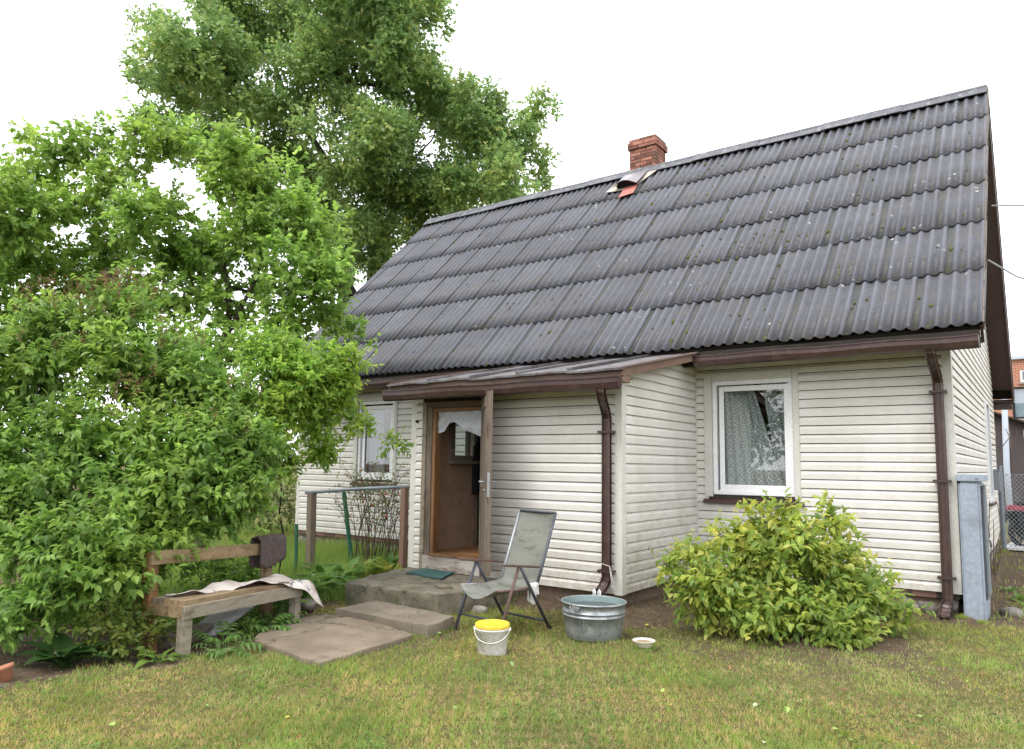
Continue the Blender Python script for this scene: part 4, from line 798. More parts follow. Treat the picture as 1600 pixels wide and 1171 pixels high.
for a in (R(-115), R(65)):
    c_ = Vector((.282*math.cos(a), .27*math.sin(a), .285)); tn = Vector((-math.sin(a), math.cos(a), 0)); on = Vector((math.cos(a), math.sin(a), 0))
    G().beam(tuple(c_-tn*.032+on*.004), tuple(c_+tn*.032+on*.004), .008, .04).build('handle_plate', 'galv', tub, bevel=.002)
    G().tube([tuple(c_+tn*.045*math.cos(t_)+on*.012+Vector((0, 0, -.045*abs(math.sin(t_))+.012))) for t_ in np.linspace(0, math.pi, 9)], .005, 6).build('handle', 'galv', tub, smooth=True)
for dx, l in ((-.012, 'left of two clear plastic loops hooked on the back rim of the tub'), (.042, 'right of two clear plastic loops hooked on the back rim of the tub')):
    G_ = G().tube([(-2.70+dx, -2.755, .29), (-2.705+dx, -2.75, .345), (-2.695+dx, -2.748, .362), (-2.685+dx, -2.75, .345), (-2.683+dx, -2.755, .29)], .007, 7); tag(G_.build('plastic_loop', 'pvc', None, smooth=True), l, 'loop')
ds = thing('dish', 'shallow cream enamel dish with feed on the grass', 'dish', (-2.02, -3.13, .012))
G().lathe([(0, .0), (.052, .0), (.062, .012), (.078, .045), (.094, .054), (.095, .058), (.090, .058), (.074, .048), (.055, .028), (0, .026)], n=36).build('bowl', 'enamel', ds).data.shade_smooth()
G().lathe([(.071, .045), (.04, .048), (0, .046)], n=24).build('feed', 'food', ds)
tag(G().tube([(-2.965, -2.16, .52), (-2.86, -2.165, .50), (-2.845, -2.165, .40), (-2.83, -2.16, .28)], .004, 5).tube([(-2.86, -2.165, .50), (-2.835, -2.17, .42), (-2.80, -2.16, .27)], .004, 5).build('string', 'rag', None), 'white string tied to the foot of the porch downpipe', 'string')
pt = thing('flower_pot', 'orange terracotta flower pot tipped at the far left edge of the bed', 'flower pot', (-4.99, -6.72, .01), 0)
pt.rotation_euler = (R(12), R(-14), 0); G().lathe([(0, 0), (.045, 0), (.066, .082), (.073, .082), (.074, .105), (.067, .105), (.064, .086), (0, .08)], n=28).build('body', 'terra', pt).data.shade_smooth()
G().lathe([(.063, .088), (0, .092)], n=20).build('earth', 'soil', pt)
sheet('plastic_sheet', 'piece of pale plastic sheet on the ground at the far left edge', 'plastic', 'galv', 8, 8, lambda u_, v_: (-4.95+.14*u_, -6.98+.18*v_, .02+.02*math.sin(u_*9+v_*5)))
# ================================================================ RAILING IN THE FLOWER BED
fr_ = thing('railing', 'old pipe railing with two wooden posts left of the porch', 'railing', (-6.5, -2.3, 0))
ro = (-6.5, -2.3, 0)
o = G().beam((-7.0, -2.54, -.1), (-7.02, -2.55, 1.11), .085, .085, (0, 1, 0)).build('post', 'post_grey', fr_, off=ro); subdivide_noise(o, 3, .006, 6)
o = G().beam((-5.86, -2.03, -.1), (-5.86, -2.03, 1.20), .075, .075, (0, 1, 0)).build('post', 'post_red', fr_, off=ro); subdivide_noise(o, 3, .006, 6)
G().tube([(-7.10, -2.59, 1.105), (-6.5, -2.31, 1.165), (-5.80, -2.0, 1.215)], .022, 10).build('rail', 'bluepipe', fr_, smooth=True, off=ro)
g = G().tube([(-7.24, -1.60, 0), (-7.48, -1.60, 1.08)], .03, 8)
for k in range(4): z = .2+.27*k; g.lathe([(.030, -.02), (.036, -.02), (.036, .02), (.03, .02)], (-7.24-.24*z/1.08, -1.6, z), 8)
tag(g.build('garden_stake', 'greenpaint', None), 'leaning green ribbed garden stake behind the pipe railing', 'stake')
tag(G().tube([(-6.98, -2.78, 0), (-7.0, -2.79, .72)], .022, 8).build('garden_stake', 'greenpaint', None), 'short dark green stake beside the left post of the railing', 'stake')
# ================================================================ GREY CABINET BY THE CORNER
eb = thing('meter_cabinet', 'tall blue grey metal cabinet standing against the gable corner', 'cabinet', (.125, .30, 0))
eo = (.125, .30, 0)
G().box(.035, .225, -.09, .60, -.05, 1.40).build('body', 'steelbox', eb, off=eo, bevel=.02); G().box(.022, .262, -.105, .63, 1.402, 1.47).build('lid', 'steelbox', eb, off=eo, bevel=.006)
dr = G().box(.2265, .245, .02, .575, .22, 1.36).build('door', 'steelbox_dark', eb, off=eo, bevel=.003); G().box(.2455, .262, .0, .03, .25, 1.37).build('door_edge', 'steelbox_dark', dr, off=eo)
G().tube([(.246, .05, .82), (.285, .05, .82), (.29, .06, .77), (.285, .10, .75)], .011, 8).build('padlock', 'galv', dr, off=eo, smooth=True)
for z in (.34, 1.22): G().box(.2455, .258, .03, .06, z-.03, z+.03).build('hinge', 'steelbox_dark', dr, off=eo)
G().tube([(.20, -.106, 1.436), (.20, -.114, 1.436)], .012, 10).build('bolt', 'galv', eb, off=eo)
# ================================================================ BEYOND THE GABLE
mb = thing('meter_box', 'small green grey box on the rear part of the gable wall', 'box', (.06, 6.5, 1.35)); G().box(-.035, .06, -.13, .13, -.17, .17).build('body', 'steelbox_dark', mb, bevel=.008); G().box(-.045, .075, -.14, .14, .171, .19).build('lid', 'steelbox_dark', mb)
tag(G().tube([(.06, 8.25, -.1), (.05, 8.25, 1.62)], .045, 10).build('fence_post', 'bluepipe', None), 'grey metal post carrying the chain link mesh behind the house', 'post')
fm = thing('wire_fence', 'chain link fence stretched right of the grey metal post', 'fence', (1.3, 8.3, 0))
g = G(); st = .075
for k in range(-22, 42):
    for s in (-1, 1):
        x0 = k*st; z0 = .05; z1 = 1.45; x1 = x0+(z1-z0)*s*.9
        t0, t1 = 0, 1
        if s > 0: lo, hi = x0, x1
        else: lo, hi = x1, x0
        if hi < 0 or lo > 2.5: continue
        pts = [(x0+(x1-x0)*t_, z0+(z1-z0)*t_) for t_ in np.linspace(0, 1, 15)]; pts = [p for p in pts if 0 <= p[0] <= 2.5]
        if len(pts) > 1: g.tube([(pts[0][0]-1.25, .01*s, pts[0][1]), (pts[-1][0]-1.25, .01*s, pts[-1][1])], .0035, 4, False)
stuff(g.build('wire_mesh', 'galv', fm)); G().tube([(-1.25, 0, 1.45), (1.25, 0, 1.45)], .006, 6).build('tension_wire', 'galv', fm); G().tube([(1.25, 0, -.1), (1.25, 0, 1.55)], .04, 8).build('end_post', 'bluepipe', fm)
tag(G().tube([(-.01, 14, -.2), (-.03, 14, 1.6), (.05, 14.2, 6.8)], [.08, .07, .06], 12).build('pole', 'polewhite', None, smooth=True), 'pale round utility pole in front of the dark plank shed', 'pole')
barn = thing('shed', 'dark grey plank shed behind the house beyond the wire fence', 'shed', (2, 21, 0))
G().box(-5.5, 6, .06, 5, 0, 2.3).build('core', 'dark', barn)
bp = G().box(-.097, .097, -.015, .015, 0, 1).mesh('plank'); bp.materials.append(MT['barn'])
for i in range(56):
    x = -5.45+i*.2; o = link('plank', bp, None, barn, (x+random.uniform(-.004, .004), .03+random.uniform(-.01, .01), 0)); zt = 3.45-.42*(x+2.5) if x > -2.5 else 3.45; o.scale = (1, 1, max(1.9, zt)-random.uniform(0, .02))
G().add([(x, y, z) for (x, z) in ((-5.6, 3.47), (-2.5, 3.50), (1.3, 1.93), (6.2, 1.93)) for y in (-.25, 5.2)], [(0, 2, 3, 1), (2, 4, 5, 3), (4, 6, 7, 5)]).build('roof_edge', 'dark', barn).modifiers.new('t', 'SOLIDIFY').thickness = .06
# brick building
Mb, t, b = newmat('orange_brickwork'); tcx = nd(t, 'ShaderNodeTexCoord'); bt = nd(t, 'ShaderNodeTexBrick'); mp = nd(t, 'ShaderNodeMapping'); mp.inputs['Rotation'].default_value = (R(90), 0, 0); t.links.new(tcx.outputs['Object'], mp.inputs[0]); t.links.new(mp.outputs[0], bt.inputs[0])
bt.inputs['Color1'].default_value = (.42, .14, .07, 1); bt.inputs['Color2'].default_value = (.34, .11, .06, 1); bt.inputs['Mortar'].default_value = (.4, .3, .24, 1); bt.inputs['Scale'].default_value = 1; bt.inputs['Brick Width'].default_value = .26; bt.inputs['Row Height'].default_value = .09; bt.inputs['Mortar Size'].default_value = .012
t.links.new(bt.outputs[0], b.inputs['Base Color']); b.inputs['Roughness'].default_value = .9
bb2 = thing('brick_building', 'orange brick building with dark framed windows far behind the shed', 'building', (4, 36, 0))
def hol(u0, u1, z0, z1): return (u0, u1, z0, z1)
wins = [(-4.42, -2.9, 4.15, 5.75), (-4.02, -3.4, 6.0, 6.62), (-1.6, 0, 4.15, 5.75), (1.5, 3.1, 4.15, 5.75), (4.4, 6, 4.15, 5.75)]
wl = backing('wall', (0, 0, 0), (1, 0, 0), (0, -1, 0), -7, 9, 0, 7.15, wins, th=.35, mat=Mb, parent=bb2); G().box(-7, 9, .36, 9, 0, 7.1).build('rear_block', 'dark', bb2)
G().box(-7.15, 9.15, -.15, 9.1, 7.152, 7.30).build('parapet', 'polewhite', bb2); G().box(-7, 9, -.06, -.001, 3.2, 3.55).build('ledge', 'bucket', bb2)
for i, (a, b_, c_, d_) in enumerate(wins):
    g = G(); k = .09; mt = 'pvc' if i == 1 else 'black'
    for q in ((a, a+k, c_, d_), (b_-k, b_, c_, d_), (a+k, b_-k, c_, c_+k), (a+k, b_-k, d_-k, d_)): g.box(q[0], q[1], .04, .12, q[2], q[3])
    if i != 1: g.box(a+.72, a+.80, .04, .12, c_+k, d_-k)
    f = g.build('window', mt, bb2); G().box(a+k, b_-k, .09, .10, c_+k, d_-k).build('pane', 'glass', f); 
    if i != 1: G().box(a+k+.02, a+.70, .18, .20, c_+k, d_-k).build('blind', 'polewhite', f)
    G().box(a-.1, b_+.1, -.08, -.001, c_-.12, c_-.03).build('sill', 'mortar', f)
# motorcycle, seen from behind the fence
mc = thing('motorcycle', 'red and black motorcycle parked behind the chain link fence', 'motorcycle', (.66, 9.25, 0), R(28))
def tyre(name, x, r_, w_): 
    pr_ = [(r_-.07, -w_*.4), (r_-.02, -w_*.5), (r_, -w_*.2), (r_, w_*.2), (r_-.02, w_*.5), (r_-.07, w_*.4), (r_-.07, -w_*.4)]; g = G(); n = 28; vs = []; fs = []
    for q, yy in pr_:
        for k in range(n): a = 2*math.pi*k/n; vs.append((x+q*math.cos(a), yy, r_+q*math.sin(a)))
    for i in range(len(pr_)-1):
        for k in range(n): fs.append((i*n+k, i*n+(k+1) % n, (i+1)*n+(k+1) % n, (i+1)*n+k))
    o = g.add(vs, fs).build('wheel', 'tyre', mc, smooth=True); gr = G().tube([(x, -.05, r_), (x, .05, r_)], .17, 16)
    for k in range(6): a = k*math.pi/3; gr.beam((x, 0, r_), (x+(r_-.065)*math.cos(a), 0, r_+(r_-.065)*math.sin(a)), .03, .03, (0, 1, 0))
    gr.build('rim', 'black', o)
tyre('wheel', -.30, .31, .19); tyre('wheel', 1.0, .30, .11)
g = G(); g.add([(x, y*w_, z) for x, z, w_ in ((-.62, .74, .5), (-.30, .72, 1), (.05, .70, 1.1), (.35, .80, 1.2), (.62, .78, .8), (-.60, .84, .4), (-.28, .84, .9), (.05, .80, 1), (.35, .98, 1.1), (.60, .92, .6)) for y in (-.11, .11)], [(0, 2, 3, 1), (2, 4, 5, 3), (4, 6, 7, 5), (6, 8, 9, 7), (10, 11, 13, 12), (12, 13, 15, 14), (14, 15, 17, 16), (16, 17, 19, 18), (0, 10, 12, 2), (2, 12, 14, 4), (4, 14, 16, 6), (6, 16, 18, 8), (1, 3, 13, 11), (3, 5, 15, 13), (5, 7, 17, 15), (7, 9, 19, 17), (0, 1, 11, 10), (8, 18, 19, 9)]); g.build('bodywork', 'redplastic', mc, bevel=.02)
G().add([(x, y, z) for x, z in ((-.58, .72), (-.50, .34), (-.05, .30), (.1, .70)) for y in (-.17, .17)], [(0, 2, 3, 1), (2, 4, 5, 3), (4, 6, 7, 5), (6, 0, 1, 7), (0, 6, 4, 2), (1, 3, 5, 7)]).build('rear_fairing', 'black', mc, bevel=.04)
G().poly([(-.45, -.12), (.2, -.13), (.22, .13), (-.45, .12)], .85, .91, 0, .02).build('saddle', 'black', mc, bevel=.02); G().box(-.2, .55, -.13, .13, .28, .66).build('engine', 'tyre', mc, bevel=.04)
G().tube([(.62, -.05, .95), (1.0, -.05, .30)], .025, 8).tube([(.62, .05, .95), (1.0, .05, .30)], .025, 8).build('fork', 'galv', mc); G().tube([(.58, -.36, 1.02), (.66, 0, 1.0), (.58, .36, 1.02)], .015, 8).build('handlebar', 'black', mc)
for y in (-.3, .3): G().tube([(.6, y, 1.02), (.62, y, 1.18)], .007, 6).box(.60, .63, y-.06, y+.06, 1.16, 1.24).build('mirror', 'black', mc)
G().box(-.66, -.62, -.07, .07, .74, .80).build('tail_light', 'redplastic', mc); G().beam((-.60, 0, .72), (-.74, 0, .42), .18, .012).build('mudguard', 'black', mc); G().tube([(-.5, .17, .42), (.35, .15, .25)], .045, 10).build('exhaust', 'galv', mc)
tag(G().poly([(-.05, 8.35), (1.8, 8.15), (1.9, 9.9), (.1, 9.7)], .012, .05, 0, .03).build('gravel_bed', 'gravel', None), 'strip of white gravel under the motorcycle behind the house', 'gravel')
# cables from the gable
tag(G().tube([(.36, 2.80, 5.12), (1.6, 3.6, 5.13), (4, 5, 5.3), (9, 8, 5.7)], .010, 6).build('overhead_cable', 'galv', None), 'upper thin cable running from the roof verge out to the right', 'cable')
tag(G().tube([(.36, .86, 3.90), (.62, 1.1, 3.72), (1.0, 1.4, 3.60), (1.3, 1.6, 3.70), (4, 3.5, 3.5), (9, 7, 4.4)], .009, 6).build('overhead_cable', 'galv', None), 'lower kinked cable leaving the roof verge to the right', 'cable')
tag(G().tube([(.0, 6.2, 1.95), (.10, 6.2, 1.95), (.16, 6.5, 1.9), (.25, 8.0, 2.15), (.0, 13.92, 2.6)], .008, 5).build('wall_cable', 'black', None), 'thin black cable from the gable wall to the pale pole', 'cable')
# ================================================================ VEGETATION
OAK = [(-14.26, 9.31, 13.21, 0.96), (-14.71, 10.97, 12.59, 1.09), (-15.44, 9.17, 14.06, 1.1), (-18.01, 9.07, 11.87, 1.49), (-16.44, 10.43, 11.02, 1.27), (-20.98, 3.33, 14.02, 1.03), (-21.38, 2.68, 14.27, 1.12), (-24.56, 5.43, 14.85, 1.68), (-22.68, 3.1, 15.58, 0.86), (-21.18, 4.06, 15.32, 1.6), (-22.94, 7.16, 17.97, 2.1), (-21.05, 5.76, 14.22, 1.9), (-20.69, 7.78, 18.01, 2.04), (-18.84, 7.25, 15.16, 1.91), (-18.07, 8.57, 16.99, 1.97), (-15.52, 7.64, 14.96, 1.26), (-17.4, 9.29, 14.93, 1.85), (-16.69, 11.32, 14.34, 1.57), (-14.53, 10.91, 13.0, 1.36), (-13.88, 12.55, 14.32, 0.9), (-13.86, 12.34, 12.77, 0.88), (-16.72, 6.66, 11.83, 1.75), (-21.03, 7.76, 12.6, 1.77), (-17.21, 9.53, 12.08, 1.95), (-14.48, 9.82, 11.1, 1.52), (-12.67, 9.54, 10.4, 0.92), (-14.15, 13.42, 12.1, 0.53), (-18.34, 8.23, 10.26, 1.68), (-17.35, 10.43, 10.48, 1.53), (-21.44, 8.5, 10.44, 1.57), (-18.74, 9.59, 9.05, 1.06), (-23.47, 6.98, 12.9, 1.58), (-22.61, 4.43, 12.25, 0.99), (-25.68, 4.48, 14.27, 0.67), (-24.13, 3.3, 14.88, 0.54), (-26.54, 4.18, 18.21, 0.39), (-22.52, 6.44, 20.27, 2.3), (-17.19, 5.68, 18.3, 2.08), (-15.84, 6.97, 17.62, 2.1), (-14.98, 8.24, 16.43, 0.75), (-20.87, 9.64, 8.89, 1.1), (-14.21, 10.47, 14.03, 0.58)]
LILAC = [(-10.13, -4.06, 5.34, 0.37), (-10.36, -4.66, 4.92, 0.36), (-10.98, -4.85, 5.36, 0.32), (-7.91, -3.64, 3.05, 0.34), (-7.51, -3.38, 2.81, 0.33), (-8.66, -3.64, 3.03, 0.34), (-8.64, -2.82, 3.52, 0.29), (-9.34, -2.93, 4.15, 0.43), (-8.81, -2.92, 4.46, 0.46), (-9.8, -3.29, 4.63, 0.48), (-9.57, -3.12, 3.76, 0.33), (-10.42, -3.64, 4.64, 0.43), (-10.67, -4.2, 3.87, 0.42), (-8.32, -3.24, 3.68, 0.26), (-10.15, -3.54, 3.84, 0.38), (-11.26, -4.44, 5.85, 0.48), (-10.63, -4.1, 6.02, 0.48), (-9.69, -3.91, 5.91, 0.5), (-9.26, -3.39, 5.99, 0.51), (-8.21, -3.32, 5.49, 0.53), (-8.35, -2.49, 5.37, 0.57), (-7.73, -2.37, 4.9, 0.48), (-7.16, -2.3, 4.26, 0.4), (-10.43, -5.05, 4.82, 0.52), (-11.26, -4.43, 4.48, 0.62), (-10.79, -3.97, 5.11, 0.46), (-9.02, -4.01, 4.86, 0.48), (-9.26, -3.13, 4.96, 0.56), (-8.18, -2.88, 4.56, 0.54), (-7.5, -2.72, 4.04, 0.52), (-7.27, -2.3, 3.74, 0.44), (-7.46, -1.7, 3.49, 0.36), (-10.54, -3.83, 4.12, 0.47), (-8.81, -3.79, 3.9, 0.39), (-11.2, -4.65, 3.76, 0.55), (-7.5, -2.78, 3.32, 0.39), (-8.49, -2.57, 3.93, 0.33), (-10.05, -4.54, 6.05, 0.14), (-11.25, -4.61, 6.24, 0.13), (-12.27, -5.02, 4.99, 0.77), (-11.65, -5.11, 3.63, 0.73)]
BUSH_A = [(-7.37, -5.53, 2.8, 0.46), (-6.88, -5.21, 3.0, 0.33), (-6.65, -5.22, 2.45, 0.51), (-7.27, -5.88, 2.23, 0.5), (-6.25, -4.9, 2.2, 0.48), (-6.51, -5.77, 1.72, 0.56), (-5.99, -5.26, 1.68, 0.57), (-5.67, -4.67, 1.76, 0.47), (-6.03, -4.61, 2.15, 0.36), (-6.51, -6.2, 1.26, 0.47), (-5.83, -5.82, 1.17, 0.52), (-5.51, -5.22, 1.16, 0.49), (-5.36, -4.75, 1.24, 0.33), (-5.81, -6.24, 0.73, 0.38), (-5.22, -5.95, 0.77, 0.33), (-5.35, -5.44, 0.86, 0.23), (-5.42, -4.89, 1.04, 0.19), (-5.48, -4.51, 1.58, 0.3), (-5.65, -6.45, 0.38, 0.27), (-5.4, -6.16, 0.44, 0.24), (-6.98, -6.45, 1.59, 0.51), (-6.42, -6.57, 0.81, 0.47), (-7.48, -6.31, 2.44, 0.55), (-5.07, -5.82, 0.6, 0.18), (-6.33, -4.59, 0.41, 0.19), (-6.16, -4.34, 0.33, 0.18), (-6.09, -4.05, 0.4, 0.17), (-5.91, -4.64, 0.2, 0.16)]
BUSH_B = [(-5.76, -4.03, 2.05, 0.3), (-5.8, -3.85, 2.38, 0.38), (-5.7, -3.54, 2.37, 0.3), (-5.65, -3.41, 2.6, 0.22), (-5.96, -3.99, 2.58, 0.31), (-5.78, -3.54, 2.02, 0.23), (-5.71, -4.2, 1.71, 0.25), (-5.64, -3.36, 2.28, 0.18), (-5.48, -3.2, 1.92, 0.16), (-5.21, -2.86, 1.75, 0.1), (-5.77, -3.49, 1.66, 0.16), (-5.87, -3.92, 1.52, 0.17)]
SHRUB = [(-1.19, -1.79, 1.17, 0.08), (-1.42, -1.85, 1.03, 0.13), (-0.86, -1.44, 1.04, 0.16), (-1.18, -1.83, 0.89, 0.27), (-1.29, -2.0, 0.71, 0.23), (-1.55, -2.03, 0.75, 0.27), (-1.97, -2.13, 0.67, 0.18), (-2.11, -2.4, 0.59, 0.12), (-0.78, -1.41, 0.75, 0.18), (-0.95, -1.61, 0.59, 0.3), (-1.31, -2.05, 0.51, 0.32), (-1.72, -2.32, 0.45, 0.28), (-0.65, -1.32, 0.46, 0.18), (-0.53, -1.19, 0.24, 0.17), (-0.7, -1.64, 0.27, 0.29), (-0.99, -2.03, 0.24, 0.27), (-1.33, -2.27, 0.29, 0.24), (-1.72, -2.32, 0.22, 0.17), (-0.78, -2.06, 0.14, 0.17), (-0.6, -1.79, 0.09, 0.14), (-0.6, -1.06, 0.47, 0.09), (-0.38, -1.22, 0.17, 0.08), (-1.89, -2.34, 0.35, 0.16)]

def norm(a): return a/np.maximum(np.linalg.norm(a, axis=-1, keepdims=True), 1e-9)
def leaves(blobs, n_twigs, k, ln, spread=.75, up_=.35, droop=.25, shell=.45, flat=1.0, squash=.9, wid=.46, size_var=.3, gap=0.0, twig_len=None):
    """leaf frames set in pairs along short twigs that fill the blobs: returns base, axis, normal, size, twig value"""
    B = np.array(blobs); wgt = B[:, 3]**2.1; wgt /= wgt.sum(); bi = rng.choice(len(B), n_twigs, p=wgt); c = B[bi, :3]; r_ = B[bi, 3]
    dr = norm(rng.normal(size=(n_twigs, 3))); rad = rng.random(n_twigs)**shell; rad *= rng.uniform(.85, 1.12, n_twigs)
    P0 = c + dr*np.array([1, 1, squash])*(r_*rad)[:, None]
    if gap:
        q = P0*gap; f = np.sin(q[:, 0]*2.1+1.3*np.sin(q[:, 2]*1.7))*np.sin(q[:, 1]*1.9+q[:, 2]*2.3)+.5*np.sin(q[:, 2]*5+q[:, 0]*4); keep = f > -.55; P0, dr = P0[keep], dr[keep]
    m_ = len(P0); d = norm(dr*.8 + rng.normal(size=(m_, 3))*spread + np.array([0, 0, up_])); tl = (twig_len or ln*2.6)*rng.uniform(.6, 1.3, m_)
    ref = norm(np.cross(d, rng.normal(size=(m_, 3)))); ref2 = np.cross(d, ref); tv = rng.random(m_)
    bs, ax, no, sz, rv = [], [], [], [], []
    for i in range(k):
        t_ = (i+.6)/k; az = i*2.4 + (i % 2)*3.14 + tv*6.28; side = ref*np.cos(az)[:, None] + ref2*np.sin(az)[:, None]
        a = norm(d*(.35+.5*t_) + side*(1.0-.35*t_) + np.array([0, 0, -droop]) + rng.normal(size=(m_, 3))*.2)
        n = norm(np.array([0, 0, flat]) + dr*.35 + rng.normal(size=(m_, 3))*.38); n = norm(n - a*(n*a).sum(1, keepdims=True))
        bs.append(P0 + d*(tl*t_)[:, None]); ax.append(a); no.append(n); sz.append(ln*rng.uniform(1-size_var, 1+size_var, m_)*(1-.25*abs(t_-.5))); rv.append(np.clip(tv*.7+rng.random(m_)*.3, 0, 1))
    return [np.concatenate(z) for z in (bs, ax, no, sz, rv)] + [P0, d, tl]
def clump(blobs, n, f=.38, keep=.25, seed=0):
    """break each blob into smaller tufts set round its shell, so that the crown gets lit tufts and gaps"""
    r2 = np.random.default_rng(seed); out = []
    for b_ in blobs:
        for i in range(n):
            d = norm(r2.normal(size=3)[None])[0]; rr = b_[3]*r2.uniform(.45, .95); out.append((b_[0]+d[0]*rr, b_[1]+d[1]*rr, b_[2]+d[2]*rr*.9, b_[3]*f*r2.uniform(.6, 1.3)))
        if keep: out.append((b_[0], b_[1], b_[2], b_[3]*keep*2))
    return out
def leafmesh(fr, wid=.46, fold=.10, curl=.14, quality=1):
    bs, ax, no, sz, rv = fr[:5]; sd_ = np.cross(no, ax); S = sz[:, None]
    if quality == 0:   # kite of two triangles
        pts = [bs, bs+ax*.45*S+sd_*wid*.55*S, bs+ax*S-no*curl*S, bs+ax*.45*S-sd_*wid*.55*S]; tri = [(0, 2, 1), (0, 3, 2)]
    else:
        pts = [bs, bs+ax*.30*S+sd_*wid*.5*S+no*fold*S, bs+ax*.66*S+sd_*wid*.36*S+no*fold*.5*S, bs+ax*S-no*curl*S, bs+ax*.66*S-sd_*wid*.36*S+no*fold*.5*S, bs+ax*.30*S-sd_*wid*.5*S+no*fold*S, bs+ax*.5*S-no*.02*S]
        tri = [(0, 6, 1), (1, 6, 2), (2, 6, 3), (3, 6, 4), (4, 6, 5), (5, 6, 0)]
    n = len(bs); k = len(pts); V = np.stack(pts, 1).reshape(-1, 3); base = (np.arange(n)*k)[:, None, None]; F = (base+np.array(tri)[None]).reshape(-1, 3)
    return V, F, np.repeat(rv, k)
def one_leaf(name, wid, mat, fold=.10, curl=.14):
    """single leaf of unit length along +X with a pointed outline and a folded midrib"""
    xs_ = [0, .12, .32, .55, .78, 1]; ws = [0, .28, .5, .44, .24, 0]; v = []; f = []
    for x, w_ in zip(xs_, ws):
        z = -curl*x*x; v += [(x, w_*wid, z+fold*w_*2), (x, 0, z), (x, -w_*wid, z+fold*w_*2)]
    for i in range(5): a = 3*i; f += [(a, a+1, a+4, a+3), (a+1, a+2, a+5, a+4)]
    me = bpy.data.meshes.new(name); me.from_pydata(v, [], f); me.update(); me.shade_smooth(); me.materials.append(mat); return me
def plant(name, part, label, cat, base, blobs, cols, n_twigs, k, ln, trunk=None, quality=1, parts=0, trans=.4, limbs=True, wid=.46, twigs=0, limb_r=.05, group=None, barkmat='bark', rough=.45, stems=None, tufts=None, **kw):
    root = thing(name, label, cat, base, 0, group); ma = leafmat(name+'_leaf', cols, True, trans, rough)
    fr = leaves(clump(blobs, *tufts) if tufts else blobs, n_twigs, k, ln, **kw); bs = fr[0]; off = np.array(base)
    ok = bs[:, 2] > .03; fr5 = [a[ok] for a in fr[:5]]; sel = np.zeros(len(fr5[0]), bool)
    if parts:
        dist = np.linalg.norm(fr5[0]-CAM, axis=1)/fr5[3]*(1+.0*dist_r(len(fr5[0]))); f_ = np.array(fwd); v_ = fr5[0]-CAM; dz = v_@f_; px = (v_@np.array(rt))/dz*1153.87; py = (v_@np.array(up))/dz*1153.87
        cell = {}; order = np.argsort(dist); inside = (abs(px) < 800) & (abs(py-18) < 585)
        for i in order:
            if not inside[i]: continue
            c_ = (int(px[i]//16), int(py[i]//16))
            if c_ in cell: continue
            cell[c_] = i
            if len(cell) >= parts: break
        sel[list(cell.values())] = True
    V, F, rv = leafmesh([a[~sel] for a in fr5], wid, quality=quality); me = np_mesh(part, V-off, F, rv); me.materials.append(ma); stuff(link(part, me, None, root))
    if parts:
        mo_ = leafmat(name+'_single_leaf', cols, False, trans, rough); lm = one_leaf('leaf', wid, mo_)
        B_, A_, N_, S_ = [a[sel] for a in fr5[:4]]
        for b_, a, n, s in zip(B_, A_, N_, S_):
            sd_ = np.cross(n, a); mm = Matrix(((a[0], sd_[0], n[0], 0), (a[1], sd_[1], n[1], 0), (a[2], sd_[2], n[2], 0), (0, 0, 0, 1))) @ Matrix.Scale(float(s), 4); mm.translation = Vector(b_-off)
            o = link('leaf', lm, None, root); o.matrix_basis = mm
    # limbs: from the base through the crown to every blob, then twigs
    if limbs:
        g = G(); B = np.array(blobs); root_p = Vector(base); tk = trunk or []
        stem_tops = []
        for pts, r0_, r1_ in tk:
            n = len(pts); g.tube(pts, [r0_+(r1_-r0_)*i/(n-1) for i in range(n)], 9); stem_tops.append((Vector(pts[-1]), r1_)); stem_tops += [(Vector(p_), r0_+(r1_-r0_)*(i/(n-1))) for i, p_ in enumerate(pts[1:-1], 1)]
        if tk and len(tk) and True:
            link('trunk', g.mesh('trunk', True, base), barkmat, root); g = G()
        nodes = list(stem_tops) or [(root_p, limb_r)]
        for bl in sorted(blobs, key=lambda q: (Vector(q[:3])-nodes[0][0]).length):
            c_ = Vector(bl[:3]); cand = [(nd_, r_) for nd_, r_ in nodes if nd_.z < c_.z+bl[3]*.5] or nodes; s_, r_ = min(cand, key=lambda q: (q[0]-c_).length); pts = []
            L_ = (c_-s_).length; n = 6
            for i in range(n+1):
                t_ = i/n; q = s_.lerp(c_, t_)+Vector((0, 0, .10*L_*math.sin(math.pi*t_))); q += noise.noise_vector(q*1.1+Vector((len(nodes), 0, 0)))*.10*L_*math.sin(math.pi*t_); pts.append(q)
            r2 = max(r_*.62, ln*.05); g.tube(pts, [min(r_, limb_r*1.6)+(r2*.6-min(r_, limb_r*1.6))*i/n for i in range(n+1)], 6); nodes.append((pts[3], r2)); nodes.append((c_, r2*.6))
        stuff(link('limbs', g.mesh('limbs', True, base), barkmat, root))
    if twigs:
        P0, d, tl = fr[5:8]; pick = rng.choice(len(P0), min(twigs, len(P0)), replace=False); g = G(); C3 = np.array(blobs)
        for i in pick:
            p_ = Vector(P0[i]); dd_ = Vector(d[i]); j = np.argmin(np.linalg.norm(C3[:, :3]-P0[i], axis=1)); c_ = Vector(C3[j, :3]); a = p_.lerp(c_, .55)
            g.tube([a, p_.lerp(a, .4)+Vector((0, 0, .02)), p_, p_+dd_*float(tl[i])], [ln*.045, ln*.035, ln*.025, ln*.012], 4, False)
        stuff(link('twigs', g.mesh('twigs', False, base), 'twig', root))
    return root
def dist_r(n): return rng.random(n)
